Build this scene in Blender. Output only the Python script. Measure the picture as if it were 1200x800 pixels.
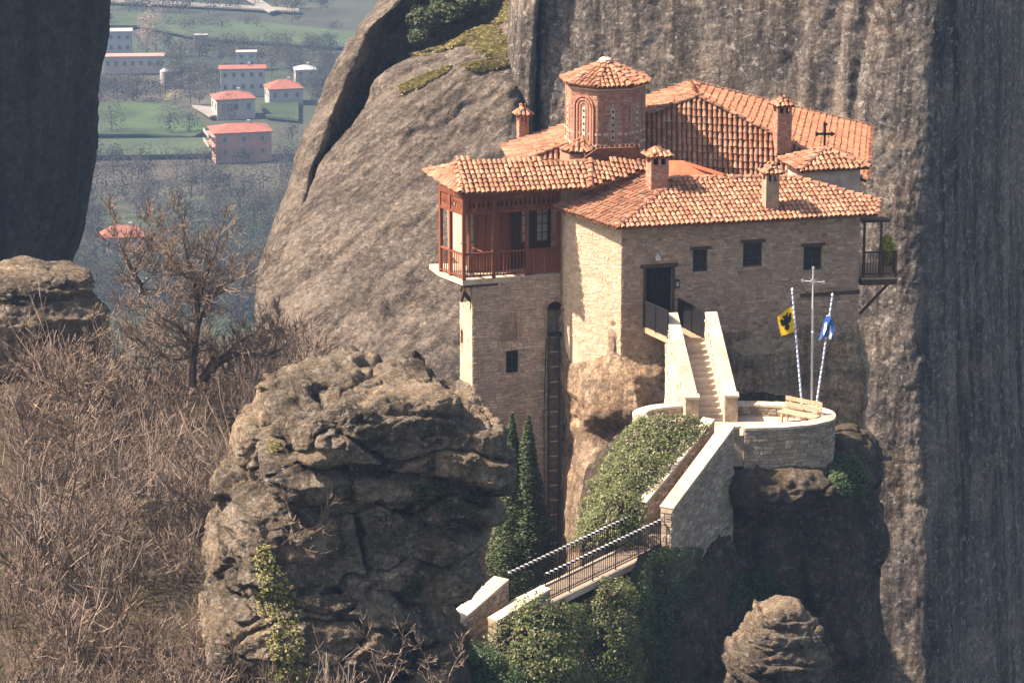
import bpy, math, random
import numpy as np
from mathutils import Vector, Matrix
R = math.radians
for o in list(bpy.data.objects): bpy.data.objects.remove(o)
SC = bpy.context.scene; COL = SC.collection
# ---------------------------------------------------------------- camera, light, exposure
CAM = np.array((0., -116., 31.)); PITCH = R(15.0); FPX = 3600.0
cd = bpy.data.cameras.new('camera'); cam = bpy.data.objects.new('camera', cd); COL.objects.link(cam)
cam.location = CAM; cam.rotation_euler = (R(90)-PITCH, 0, 0)
cd.sensor_width = 36; cd.lens = 36*FPX/1200; cd.clip_start = 1; cd.clip_end = 9000
SC.camera = cam
SUN_EL = R(47); SUN_DIR = (-1.0, -0.08)             # horizontal direction towards the sun
W = bpy.data.worlds.new('World'); SC.world = W; W.use_nodes = True
wn = W.node_tree.nodes; wl_ = W.node_tree.links; bg = wn['Background']
sky = wn.new('ShaderNodeTexSky'); sky.sky_type = 'NISHITA'; sky.sun_disc = False
sky.sun_elevation = SUN_EL; sky.sun_rotation = math.atan2(SUN_DIR[0], SUN_DIR[1]); sky.altitude = 500; sky.dust_density = 4.0; sky.ozone_density = .6
wl_.new(sky.outputs[0], bg.inputs[0]); bg.inputs[1].default_value = 0.1
sd = bpy.data.lights.new('sun', 'SUN'); sun = bpy.data.objects.new('sun', sd); COL.objects.link(sun)
sd.energy = 5.0; sd.angle = R(0.5); sd.color = (1.0, 0.92, 0.87)
sv = Vector((SUN_DIR[0]*math.cos(SUN_EL), SUN_DIR[1]*math.cos(SUN_EL), math.sin(SUN_EL)))
sun.rotation_euler = sv.to_track_quat('Z', 'Y').to_euler()
SC.view_settings.view_transform = 'Standard'; SC.view_settings.look = 'None'
SC.view_settings.exposure = 1.38; SC.view_settings.gamma = 1.0
SC.view_settings.use_white_balance = True; SC.view_settings.white_balance_temperature = 7900; SC.view_settings.white_balance_tint = 16
SC.render.engine = 'CYCLES'; SC.cycles.max_bounces = 6; SC.cycles.diffuse_bounces = 4
SC.cycles.volume_bounces = 1; SC.cycles.use_denoising = True; SC.cycles.use_adaptive_sampling = True
HAZE = 0.00018
# ---------------------------------------------------------------- measuring helpers: where a sight line meets a plane
SP, CP = math.sin(PITCH), math.cos(PITCH)
def ray(u, v):
    a = (u-600)/FPX; b = (400-v)/FPX
    return np.array((a, CP+b*SP, -SP+b*CP))
def at(u, v, y):
    d = ray(u, v); return CAM+d*((y-CAM[1])/d[1])
def atz(u, v, z):
    d = ray(u, v); return CAM+d*((z-CAM[2])/d[2])
def atpl(u, v, p, n):
    d = ray(u, v); return CAM+d*(np.dot(p-CAM, n)/np.dot(d, n))
def norm(a):
    a = np.asarray(a, float); return a/(np.linalg.norm(a)+1e-12)
# ---------------------------------------------------------------- noise
def _hash(ix, iy, iz, seed):
    h = (ix.astype(np.int64)*374761393 + iy.astype(np.int64)*668265263 + iz.astype(np.int64)*2147483647 + seed*1274126177) & 0xffffffff
    h = ((h ^ (h >> 13))*1274126177) & 0xffffffff
    h = (h ^ (h >> 16)); h = (h*2246822519) & 0xffffffff
    return (h ^ (h >> 15)).astype(np.float64)/4294967295.0
def vnoise(P, seed=0):
    f = np.floor(P); t = P-f; i = f.astype(np.int64); t = t*t*t*(t*(t*6-15)+10)
    x, y, z = i[:, 0], i[:, 1], i[:, 2]; r = 0
    for dx in (0, 1):
        wx = t[:, 0] if dx else 1-t[:, 0]
        for dy in (0, 1):
            wy = t[:, 1] if dy else 1-t[:, 1]
            for dz in (0, 1):
                wz = t[:, 2] if dz else 1-t[:, 2]
                r = r+wx*wy*wz*_hash(x+dx, y+dy, z+dz, seed)
    return r*2-1
def worley(P, scale, seed, aniso=(1, 1, 1)):      # cell value, and distance to the cell border
    Q = P*np.array(aniso)*scale; f = np.floor(Q).astype(np.int64); n = len(Q); d1 = np.full(n, 9.); d2 = np.full(n, 9.); c1 = np.zeros(n); c0 = np.zeros((n, 3))
    for dx in (-1, 0, 1):
        for dy in (-1, 0, 1):
            for dz in (-1, 0, 1):
                x, y, z = f[:, 0]+dx, f[:, 1]+dy, f[:, 2]+dz
                C_ = np.stack((x+.5+.8*(_hash(x, y, z, seed)-.5), y+.5+.8*(_hash(x, y, z, seed+1)-.5), z+.5+.8*(_hash(x, y, z, seed+2)-.5)), 1); d = ((C_-Q)**2).sum(1)
                v = _hash(x, y, z, seed+3); near = d < d1
                d2 = np.where(near, d1, np.minimum(d2, d)); c1 = np.where(near, v, c1); c0 = np.where(near[:, None], C_, c0); d1 = np.where(near, d, d1)
    return c1*2-1, np.sqrt(d2)-np.sqrt(d1), c0, Q
def blocks(P, scale, seed, amp, crk, w=.10, aniso=(1, 1, 1), warp=.35):
    Q = P+warp*np.stack((fbm(P, .6, 3, seed+5), fbm(P, .6, 3, seed+6), fbm(P, .6, 3, seed+7)), 1)/max(scale, .3)
    c, e, c0, q = worley(Q, scale, seed, aniso); k = np.exp(-(e/w)**2)
    g = np.stack([np.modf(np.abs(c)*m_)[0]*2-1 for m_ in (37.1, 91.7, 53.3)], 1); tilt = ((q-c0)*g).sum(1)
    return (amp*c+amp*1.3*tilt)*(1-k)-crk*k
ROT = np.array(((0.0, 0.8, 0.6), (-0.8, 0.36, -0.48), (-0.6, -0.48, 0.64)))
def fbm(P, scale=1.0, octv=4, seed=0, aniso=(1, 1, 1), gain=.5, ridge=False):
    Q = P*np.array(aniso)*scale; a = 1.0; r = 0; s = 0
    for k in range(octv):
        n = vnoise(Q, seed+k)
        if ridge: n = 1-2*np.abs(n)
        r = r+a*n; s += a; a *= gain; Q = Q@ROT.T*2.03+11.7
    return r/s
# ---------------------------------------------------------------- mesh helpers
class MB:
    def __init__(s): s.V = []; s.F = []; s.n = 0
    def add(s, V, F):
        V = np.asarray(V, float).reshape(-1, 3)
        if isinstance(F, np.ndarray): s.F.append(F+s.n)
        else:
            by = {}
            for f in F: by.setdefault(len(f), []).append(f)
            for k in by: s.F.append(np.array(by[k])+s.n)
        s.V.append(V); s.n += len(V); return s
    def box(s, c, h, M=None):
        q = np.array([(x, y, z) for z in (-1, 1) for y in (-1, 1) for x in (-1, 1)], float)*np.array(h)
        if M is not None: q = q@np.asarray(M).T
        return s.add(q+np.array(c), BOXF)
    def fbox(s, f, s0, s1, h0, h1, d0, d1):
        q = [(a, b, c) for b in (h0, h1) for c in (d1, d0) for a in (s0, s1)]
        q = np.array(q, float); return s.add(f(q[:, 0], q[:, 1], q[:, 2]), BOXF)
    def hexa(s, lo, hi):                       # lo, hi: four corners each, counter-clockwise from above
        return s.add(np.array(list(lo)+list(hi), float), [(3, 2, 1, 0), (4, 5, 6, 7), (0, 1, 5, 4), (1, 2, 6, 5), (2, 3, 7, 6), (3, 0, 4, 7)])
    def prism(s, pts, vec):
        p = np.array(pts, float); n = len(p); V = np.vstack((p, p+np.array(vec)))
        return s.add(V, [tuple(range(n))[::-1], tuple(range(n, 2*n))]+[(i, (i+1) % n, n+(i+1) % n, n+i) for i in range(n)])
    def tube(s, pts, r, k=8):
        pts = np.array(pts, float); r = np.broadcast_to(r, (len(pts),))
        V, F = tubes(pts[:-1], pts[1:], r[:-1], r[1:], k); s.add(V, F)
        return s
    def bar(s, a, b, w, h, up=(0, 0, 1)):
        a = np.array(a, float); b = np.array(b, float); d = norm(b-a); x = norm(np.cross(d, up)); z = np.cross(x, d)
        q = []
        for p in (a, b):
            for i, j in ((-1, -1), (1, -1), (1, 1), (-1, 1)): q.append(p+x*w*i/2+z*h*j/2)
        return s.add(q, [(3, 2, 1, 0), (4, 5, 6, 7), (0, 1, 5, 4), (1, 2, 6, 5), (2, 3, 7, 6), (3, 0, 4, 7)])
    def mesh(s, name, off=(0, 0, 0), smooth=False):
        V = np.vstack(s.V)-np.array(off); m = bpy.data.meshes.new(name)
        tot = np.concatenate([np.full(len(f), f.shape[1]) for f in s.F]); idx = np.concatenate([f.ravel() for f in s.F])
        m.vertices.add(len(V)); m.vertices.foreach_set('co', V.astype(np.float32).ravel())
        m.loops.add(len(idx)); m.loops.foreach_set('vertex_index', idx.astype(np.int32))
        m.polygons.add(len(tot)); m.polygons.foreach_set('loop_start', np.concatenate(([0], np.cumsum(tot)[:-1])).astype(np.int32))
        try: m.polygons.foreach_set('loop_total', tot.astype(np.int32))
        except Exception: pass
        m.polygons.foreach_set('use_smooth', np.full(len(tot), smooth)); m.update(calc_edges=True); m.validate(); return m
    def build(s, name, mat, parent=None, smooth=False, label=None, kind=None):
        off = ORG[parent.name] if parent else (0, 0, 0)
        m = s.mesh(name, off, smooth); m.materials.append(mat)
        o = bpy.data.objects.new(name, m); COL.objects.link(o); ORG[o.name] = np.array(off, float)
        if parent: o.parent = parent
        if label: o['label'] = label
        if kind: o['kind'] = kind
        return o
BOXF = [(0, 2, 3, 1), (4, 5, 7, 6), (0, 1, 5, 4), (2, 6, 7, 3), (0, 4, 6, 2), (1, 3, 7, 5)]
ORG = {}
def tubes(p0, p1, r0, r1, k=3):
    p0 = np.asarray(p0, float); p1 = np.asarray(p1, float); n = len(p0)
    d = p1-p0; d /= np.linalg.norm(d, axis=1)[:, None]+1e-12
    ref = np.where(np.abs(d[:, 2:3]) > .9, np.array([[1., 0, 0]]), np.array([[0, 0, 1.]]))
    x = np.cross(d, ref); x /= np.linalg.norm(x, axis=1)[:, None]+1e-12; z = np.cross(x, d)
    a = np.arange(k)*2*math.pi/k
    ring = x[:, None, :]*np.cos(a)[None, :, None]+z[:, None, :]*np.sin(a)[None, :, None]
    V = np.concatenate((p0[:, None]+ring*np.asarray(r0)[:, None, None], p1[:, None]+ring*np.asarray(r1)[:, None, None]), 1).reshape(-1, 3)
    i = np.arange(k); q = np.stack((i, (i+1) % k, k+(i+1) % k, k+i), 1)
    F = (np.arange(n)[:, None, None]*2*k+q[None]).reshape(-1, 4)
    return V, F
def tag(o, label=None, cat=None, group=None, kind=None):
    for k, v in (('label', label), ('category', cat), ('group', group), ('kind', kind)):
        if v: o[k] = v
    return o
def thing(name, label, cat, loc, group=None):
    o = bpy.data.objects.new(name, None); o.empty_display_size = .3; COL.objects.link(o); o.location = [float(c) for c in loc]
    ORG[o.name] = np.array(loc, float); return tag(o, label, cat, group)
def part_copy(name, mesh, parent, M):          # a part that shares its mesh; M = world matrix (numpy 4x4)
    o = bpy.data.objects.new(name, mesh); COL.objects.link(o); o.parent = parent
    m = np.array(M); m[:3, 3] -= ORG[parent.name]; o.matrix_local = Matrix(m.tolist()); ORG[o.name] = np.array(M)[:3, 3]; return o
def mat4(x, y, z, p):
    m = np.eye(4); m[:3, 0] = x; m[:3, 1] = y; m[:3, 2] = z; m[:3, 3] = p; return m
def catmull(A, n, axis=0):                     # resample control points along an axis
    A = np.moveaxis(np.asarray(A, float), axis, 0); L = len(A); t = np.linspace(0, L-1, n)
    i = np.clip(np.floor(t).astype(int), 0, L-2); f = (t-i).reshape((-1,)+(1,)*(A.ndim-1))
    g = lambda j: A[np.clip(j, 0, L-1)]
    a, b, c, d = g(i-1), g(i), g(i+1), g(i+2)
    r = .5*(2*b+(c-a)*f+(2*a-5*b+4*c-d)*f*f+(3*b-a-3*c+d)*f**3)
    return np.moveaxis(r, 0, axis)
def gridfaces(nr, nc, closed=False):
    r = np.arange(nr-1)[:, None]; c = np.arange(nc if closed else nc-1)[None]
    c2 = (c+1) % nc; f = np.stack(np.broadcast_arrays(r*nc+c, r*nc+c2, (r+1)*nc+c2, (r+1)*nc+c), -1)
    return f.reshape(-1, 4)
def gridnormals(G):
    du = np.gradient(G, axis=1); dv = np.gradient(G, axis=0); n = np.cross(du, dv)
    return n/(np.linalg.norm(n, axis=2)[..., None]+1e-12)
def loft(levels, nr, nc, disp, mb=None):       # levels run bottom to top, points run left to right seen from the front
    G = catmull(catmull(levels, nc, 1), nr, 0); N = gridnormals(G)
    P = G.reshape(-1, 3); d = disp(P); G2 = P+N.reshape(-1, 3)*d[:, None]
    mb = mb or MB(); mb.add(G2, gridfaces(nr, nc)); return mb
def lobe(c, h, p, n, disp, mb=None, yaw=0, lean=(0, 0), taper=0):   # rounded block: a cube pushed out to a superellipsoid
    mb = mb or MB(); g = np.linspace(-1, 1, n); A, B = np.meshgrid(g, g, indexing='ij')
    faces = []; V = []; k = 0
    for ax in range(3):
        for sg in (-1, 1):
            if (ax == 1 and sg > 0) or (ax == 2 and sg < 0): continue
            D = np.zeros((n, n, 3)); D[..., ax] = sg; D[..., (ax+1) % 3] = -A*sg; D[..., (ax+2) % 3] = B
            V.append(D.reshape(-1, 3)); faces.append(gridfaces(n, n)+k); k += n*n
    V = np.vstack(V); V = np.tan(V*.72)/math.tan(.72)
    r = (np.abs(V)**p).sum(1)**(1/p); S = V/r[:, None]
    Nn = np.sign(S)*np.abs(S)**(p-1)/np.array(h); Nn /= np.linalg.norm(Nn, axis=1)[:, None]
    Q = S*np.array(h); Q[:, :2] *= (1-taper*S[:, 2:3]); Q[:, 0] += lean[0]*S[:, 2]; Q[:, 1] += lean[1]*S[:, 2]
    cy, sy = math.cos(yaw), math.sin(yaw); M = np.array(((cy, -sy, 0), (sy, cy, 0), (0, 0, 1)))
    Q = Q@M.T+np.array(c); Nn = Nn@M.T
    # shared seams: displacement depends only on position, so the borders of the faces stay closed
    Q = Q+Nn*disp(Q)[:, None]
    F = np.vstack(faces); mb.add(Q, F); return mb
# ---------------------------------------------------------------- materials
def newmat(name):
    m = bpy.data.materials.new(name); m.use_nodes = True; nt = m.node_tree; b = nt.nodes['Principled BSDF']
    b.inputs['Roughness'].default_value = .9; b.inputs['Specular IOR Level'].default_value = .25
    return m, nt, b
class NT:
    def __init__(s, nt): s.nt = nt; s.pos = nt.nodes.new('ShaderNodeNewGeometry')
    def n(s, t, **kw):
        x = s.nt.nodes.new(t)
        for k, v in kw.items(): setattr(x, k, v)
        return x
    def link(s, a, b): s.nt.links.new(a, b)
    def val(s, sock, v):
        if hasattr(v, 'is_output') or isinstance(v, bpy.types.NodeSocket): s.link(v, sock)
        else: sock.default_value = v
    def mapped(s, scale=(1, 1, 1), rot=(0, 0, 0), vec=None):
        m = s.n('ShaderNodeMapping'); s.link(vec or s.pos.outputs['Position'], m.inputs[0])
        m.inputs['Scale'].default_value = scale; m.inputs['Rotation'].default_value = rot; return m.outputs[0]
    def noise(s, scale, detail=6, rough=.6, vec=None, dist=0):
        x = s.n('ShaderNodeTexNoise'); s.link(vec or s.pos.outputs['Position'], x.inputs['Vector'])
        x.inputs['Scale'].default_value = scale; x.inputs['Detail'].default_value = detail; x.inputs['Roughness'].default_value = rough
        x.inputs['Distortion'].default_value = dist; return x.outputs['Fac']
    def voro(s, scale, out='Distance', vec=None, feature='F1'):
        x = s.n('ShaderNodeTexVoronoi', feature=feature); s.link(vec or s.pos.outputs['Position'], x.inputs['Vector'])
        x.inputs['Scale'].default_value = scale; return x.outputs[out]
    def ramp(s, fac, stops):
        x = s.n('ShaderNodeValToRGB'); s.link(fac, x.inputs[0]); e = x.color_ramp.elements
        while len(e) < len(stops): e.new(.5)
        for k, (p, c) in enumerate(stops):
            e[k].position = p; e[k].color = (c, c, c, 1) if not hasattr(c, '__len__') else (*c, 1)
        return x.outputs[0]
    def mix(s, a, b, fac, mode='MIX'):
        x = s.n('ShaderNodeMix', data_type='RGBA', blend_type=mode)
        s.val(x.inputs[0], fac)
        for i, v in ((6, a), (7, b)):
            if isinstance(v, bpy.types.NodeSocket): s.link(v, x.inputs[i])
            else: x.inputs[i].default_value = (*v, 1)
        return x.outputs[2]
    def math(s, op, a, b=0.0):
        x = s.n('ShaderNodeMath', operation=op); s.val(x.inputs[0], a); s.val(x.inputs[1], b); return x.outputs[0]
    def bump(s, h, strength, dist, prev=None):
        x = s.n('ShaderNodeBump'); s.link(h, x.inputs['Height']); x.inputs['Strength'].default_value = strength
        x.inputs['Distance'].default_value = dist
        if prev: s.link(prev, x.inputs['Normal'])
        return x.outputs[0]
    def rand(s):
        oi = s.n('ShaderNodeObjectInfo')
        return s.math('FRACT', s.math('ADD', s.pos.outputs['Random Per Island'], oi.outputs['Random']))
def rock_mat(name, light, dark, streak=.5, scale=1.0, moss=0.0, mosscol=(.075, .085, .022), lichen=0.0, bump=1.0, warm=None, diag=None, streakcol=(.30, .28, .265), pebble=1.0, gain=1.0, patch=.55):
    light, dark = [[min(q*gain, .8) for q in k] for k in (light, dark)]; warm = warm and [min(q*gain, .8) for q in warm]
    m, nt, b = newmat(name); t = NT(nt)
    c = t.mix(dark, light, t.ramp(t.noise(.33*scale, 8, .68), [(.34, 0), (.66, 1)]))
    if warm: c = t.mix(c, warm, t.ramp(t.noise(.21*scale, 5, .6, t.mapped((1, 1, 1.6))), [(.48, 0), (.66, .85)]))
    if streak:
        v = t.mapped((1.5*scale, 1.5*scale, .11*scale)) if diag is None else t.mapped((.16, .6, 2.4), vec=t.mapped((1, 1, 1), (0, diag, 0)))
        c = t.mix(c, streakcol, t.math('MULTIPLY', t.ramp(t.noise(1.0, 9, .72, v), [(.46, 0), (.60, 1)]), streak), 'MULTIPLY')
    if diag is not None:
        q = t.mapped((.10, .5, 1.5), vec=t.mapped((1, 1, 1), (0, diag, 0))); ln = t.math('ABSOLUTE', t.math('SUBTRACT', t.noise(1.0, 7, .6, q), .5))
        c = t.mix(c, (.34, .31, .29), t.math('MULTIPLY', t.ramp(ln, [(.0, 1), (.022, 0)]), t.ramp(t.noise(.25, 3), [(.42, 0), (.6, 1)])), 'MULTIPLY')
    if streak > .9: c = t.mix(c, (.36, .34, .33), t.math('MULTIPLY', t.ramp(t.noise(1.0, 4, .6, t.mapped((.55, .55, .022))), [(.53, 0), (.59, .85)]), t.ramp(t.noise(.12, 3), [(.35, .3), (.6, 1)])), 'MULTIPLY')
    grit = t.noise(5.5*scale, 8, .75); c = t.mix(c, t.ramp(grit, [(.3, .35), (.5, .95), (.7, 1.6)]), .9, 'MULTIPLY')
    fine = t.noise(13*scale, 4, .7); c = t.mix(c, t.ramp(fine, [(.32, .45), (.5, 1), (.68, 1.7)]), .7, 'MULTIPLY')
    bed = t.noise(1.0, 7, .7, t.mapped((.3, .3, 1.9))); c = t.mix(c, t.ramp(bed, [(.36, .7), (.62, 1.25)]), .55, 'MULTIPLY')
    vo = t.voro(5.0*scale); c = t.mix(c, t.ramp(t.voro(5.0*scale, 'Color'), [(0, .5), (.8, 1.1), (1, 1.9)]), .6*pebble, 'MULTIPLY')
    c = t.mix(c, (.16, .14, .125), t.ramp(t.noise(2.1*scale, 6, .7), [(.58, 0), (.72, patch)]), 'MULTIPLY')
    if lichen:
        c = t.mix(c, (.52, .51, .47), t.math('MULTIPLY', t.ramp(t.noise(3.0*scale, 7, .75), [(.565, 0), (.60, 1)]), lichen))
    if moss:
        sx = t.n('ShaderNodeSeparateXYZ'); t.link(t.pos.outputs['Normal'], sx.inputs[0])
        f = t.math('MULTIPLY', t.ramp(sx.outputs['Z'], [(.42, 0), (.72, 1)]), t.ramp(t.noise(.8, 6, .65), [(.44, 0), (.56, 1)]))
        c = t.mix(c, t.mix(mosscol, (mosscol[0]*1.6, mosscol[1]*1.25, mosscol[2]), t.noise(3, 4)), t.math('MULTIPLY', f, moss))
    t.link(c, b.inputs['Base Color'])
    h = t.bump(t.noise(1.7*scale, 12, .75), .9*bump, .40)
    h = t.bump(t.math('SUBTRACT', 1.0, vo), .8*bump*pebble, .12, h)
    h = t.bump(t.noise(11*scale, 6, .7), .9*bump, .07, h)
    h = t.bump(grit, .8*bump, .14, h)
    t.link(h, b.inputs['Normal']); return m
def piece_mat(name, cols, var=.35, nscale=7, bump=.5, rough=.9, dirt=.35, dirtcol=(.25, .22, .2), bdist=.02):
    m, nt, b = newmat(name); t = NT(nt); r = t.rand(); k = len(cols)
    c = t.ramp(r, [((i+.5)/k, q) for i, q in enumerate(cols)])
    c = t.mix(c, t.ramp(t.math('FRACT', t.math('MULTIPLY', r, 7.31)), [(0, 1-var), (1, 1+var)]), 1.0, 'MULTIPLY')
    g = t.noise(nscale, 7, .7); c = t.mix(c, t.ramp(g, [(.25, .6), (.55, 1.0), (.8, 1.25)]), .7, 'MULTIPLY')
    c = t.mix(c, dirtcol, t.math('MULTIPLY', t.ramp(t.noise(.9, 7, .7), [(.45, 0), (.7, 1)]), dirt), 'MULTIPLY')
    t.link(c, b.inputs['Base Color']); b.inputs['Roughness'].default_value = rough
    t.link(t.bump(g, bump, bdist), b.inputs['Normal']); return m
def plain_mat(name, col, var=.25, nscale=6, bump=.3, rough=.8, metal=0, spec=.3, dist=.01):
    m, nt, b = newmat(name); t = NT(nt); g = t.noise(nscale, 6, .65)
    t.link(t.mix(col, t.ramp(g, [(.25, 1-var*2), (.75, 1+var)]), 1.0, 'MULTIPLY'), b.inputs['Base Color'])
    b.inputs['Roughness'].default_value = rough; b.inputs['Metallic'].default_value = metal; b.inputs['Specular IOR Level'].default_value = spec
    if bump: t.link(t.bump(g, bump, dist), b.inputs['Normal'])
    return m
def leaf_mat(name, cols, trans=.25, rough=.55):
    m, nt, b = newmat(name); t = NT(nt); k = len(cols)
    c = t.ramp(t.rand(), [((i+.5)/k, q) for i, q in enumerate(cols)])
    c = t.mix(c, t.ramp(t.noise(.7, 4), [(.3, .6), (.7, 1.3)]), .8, 'MULTIPLY')
    t.link(c, b.inputs['Base Color']); b.inputs['Roughness'].default_value = rough; b.inputs['Specular IOR Level'].default_value = .4
    if trans:
        tr = t.n('ShaderNodeBsdfTranslucent'); t.link(c, tr.inputs[0]); mx = t.n('ShaderNodeMixShader'); mx.inputs[0].default_value = trans
        out = nt.nodes['Material Output']; t.link(b.outputs[0], mx.inputs[1]); t.link(tr.outputs[0], mx.inputs[2]); t.link(mx.outputs[0], out.inputs[0])
    return m
M = {}
M['cliff'] = rock_mat('cliff_rock', (.228, .20, .172), (.13, .118, .106), streak=.95, scale=.8, warm=(.275, .228, .175), lichen=.55, bump=1.0, gain=1.25)
M['slab'] = rock_mat('slab_rock', (.285, .238, .19), (.185, .157, .127), streak=.75, scale=.7, bump=.75, diag=R(38), moss=.0, lichen=.15, pebble=.7, gain=.68)
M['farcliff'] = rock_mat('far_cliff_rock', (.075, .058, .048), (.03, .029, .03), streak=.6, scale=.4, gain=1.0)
M['pillar'] = rock_mat('pillar_rock', (.35, .26, .18), (.19, .145, .105), streak=.6, scale=1.0, warm=(.45, .31, .19), moss=.25, lichen=.1, bump=.9, gain=1.75, patch=.12, pebble=.5)
M['dark_rock'] = rock_mat('buttress_rock', (.17, .135, .105), (.07, .056, .044), streak=.5, scale=1.1, moss=.55, lichen=.5, bump=1.4, gain=1.55, warm=(.20, .15, .10))
M['boulder'] = rock_mat('boulder_rock', (.33, .27, .20), (.034, .03, .027), streak=.45, scale=1.25, moss=.2, lichen=.9, bump=1.5, warm=(.42, .32, .215), gain=1.75, patch=.75)
M['stone'] = piece_mat('rubble_stone', [(.38, .25, .175), (.45, .32, .235), (.29, .18, .125), (.48, .35, .265), (.40, .245, .165), (.35, .245, .185)], .2, 9, .7)
M['stone_grey'] = piece_mat('terrace_stone', [(.31, .255, .20), (.39, .335, .265), (.24, .195, .15), (.35, .28, .215), (.42, .365, .30)], .25, 9, .7)
M['stone_sunlit'] = piece_mat('sunlit_rubble_stone', [(.54, .42, .30), (.58, .46, .335), (.50, .38, .26), (.60, .49, .37), (.55, .41, .275)], .13, 9, .8, dirt=.25)  # paler stone for the sun-facing walls; sunlight put into the colour
M['stone_tower'] = piece_mat('bounce_lit_rubble_stone', [(.50, .36, .26), (.55, .41, .31), (.44, .31, .22), (.57, .44, .335), (.48, .33, .235)], .14, 9, .7)  # tower stone made lighter and warmer to carry bounced sunlight in its colour
M['mortar'] = plain_mat('lime_mortar', (.36, .285, .205), .3, 5, .6, .95, dist=.02)
M['cap'] = piece_mat('pale_cap_stone', [(.50, .435, .34), (.55, .485, .39), (.46, .395, .31), (.53, .455, .36)], .12, 6, .7, dirt=.6, dirtcol=(.5, .44, .36))
M['tile'] = piece_mat('clay_tile', [(.36, .165, .095), (.41, .225, .145), (.33, .135, .075), (.43, .265, .18), (.37, .18, .105), (.25, .14, .10), (.39, .205, .13), (.34, .15, .085)], .2, 14, .7, .85, .6, (.40, .36, .32))
M['tile_red'] = piece_mat('grazing_light_tile', [(.50, .20, .10), (.46, .175, .09), (.52, .26, .15), (.42, .20, .125)], .22, 11, .5, .85, .35, (.45, .38, .34))  # redder than the other tiles: grazing light painted into this roof face
M['pan'] = plain_mat('shaded_pan_clay', (.19, .085, .05), .35, 8, .5, .9)  # darkened clay; shade of the gaps between cover tiles is in the colour
M['brick'] = piece_mat('fired_brick', [(.36, .165, .11), (.42, .21, .15), (.31, .14, .095), (.39, .19, .125), (.44, .26, .19)], .18, 12, .5, .9, .3)
M['brickmortar'] = plain_mat('brick_mortar', (.40, .27, .21), .25, 9, .4)
M['wood'] = piece_mat('stained_timber', [(.20, .066, .036), (.235, .08, .043), (.17, .055, .031)], .2, 14, .4, .6, .3)
M['chimney'] = plain_mat('brown_render', (.36, .255, .18), .25, 5, .4, .92, dist=.02)
M['wood_dark'] = plain_mat('dark_timber', (.085, .05, .033), .35, 12, .4, .7)
M['wood_pale'] = plain_mat('weathered_plank', (.46, .33, .215), .25, 10, .4, .8)
M['glass'] = plain_mat('dark_window_glass', (.012, .012, .014), 0, 3, 0, .25, 0, .5)
M['paleglass'] = plain_mat('painted_bright_glass', (.42, .39, .34), .2, 4, 0, .4, 0, .5)  # bright outside light in the balcony panes, painted as a pale colour
M['dark'] = plain_mat('dark_interior', (.018, .014, .012), .2, 3, 0, .95)
M['iron'] = plain_mat('black_iron', (.022, .022, .025), .2, 10, .2, .55, .3)
M['plaster'] = plain_mat('pale_plaster', (.52, .41, .33), .18, 3, .4, .92, dist=.02)
M['redplaster'] = plain_mat('red_flashing', (.55, .20, .105), .15, 4, .3, .8)
M['white'] = plain_mat('white_paint', (.78, .78, .76), .06, 9, 0, .5)
M['steel'] = plain_mat('pale_steel', (.62, .62, .62), .08, 9, 0, .35, .4)
M['blue'] = plain_mat('blue_paint', (.035, .13, .42), .1, 9, 0, .5)
M['blueflag'] = plain_mat('blue_flag_cloth', (.03, .13, .46), .1, 9, .2, .8)
M['yellowflag'] = plain_mat('yellow_flag_cloth', (.80, .52, .02), .08, 9, .2, .8)
M['black'] = plain_mat('black_print', (.015, .014, .013), .1, 9, 0, .8)
M['bark'] = plain_mat('grey_bark', (.085, .062, .048), .35, 14, .6, .95)
M['twig'] = piece_mat('dry_twigs', [(.185, .135, .105), (.24, .18, .14), (.135, .095, .075), (.285, .225, .18), (.19, .14, .11)], .3, 4, 0, .9, .1)
M['paletwig'] = piece_mat('pale_branches', [(.20, .15, .11), (.15, .11, .08), (.26, .20, .15)], .25, 6, .3, .9, .1)
M['cypress'] = leaf_mat('cypress_leaf', [(.045, .072, .025), (.065, .098, .03), (.034, .055, .02), (.085, .115, .038)], .15)
M['ivy'] = leaf_mat('ivy_leaf', [(.07, .105, .028), (.11, .145, .040), (.15, .17, .058), (.045, .072, .024), (.20, .20, .085)], .2, .42)  # yellower greens with sunlight put into the leaf colour
M['ivy_shaded'] = leaf_mat('shaded_ivy_leaf', [(.035, .075, .022), (.05, .095, .028), (.07, .115, .035), (.028, .055, .018)], .15, .45)  # darker copy of the ivy greens, shade put into the leaf colour
M['ivy_yellow'] = leaf_mat('yellow_ivy_leaf', [(.20, .20, .06), (.26, .25, .085), (.13, .14, .045), (.30, .28, .12)], .2)
M['bush'] = leaf_mat('evergreen_leaf', [(.05, .07, .025), (.07, .09, .035), (.035, .05, .02)], .15)
M['grass'] = leaf_mat('grass_blade', [(.26, .235, .09), (.32, .28, .12), (.18, .19, .065), (.38, .32, .17)], .2)
M['flower'] = leaf_mat('yellow_green_leaf', [(.50, .42, .05), (.25, .29, .05), (.62, .48, .07), (.16, .2, .04)], .2)
M['fartree'] = leaf_mat('far_bare_crown', [(.050, .041, .036), (.060, .048, .042), (.044, .040, .034), (.043, .042, .032), (.062, .049, .043)], .1)
M['farpane'] = plain_mat('far_window', (.10, .105, .115), .1, 1, 0, .5)
M['fargreen'] = leaf_mat('far_green_crown', [(.030, .042, .024), (.037, .05, .026), (.026, .036, .022)], .1)
M['farpink'] = leaf_mat('far_poplar_twig', [(.22, .165, .14), (.18, .13, .11), (.25, .19, .16)], .1)
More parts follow.
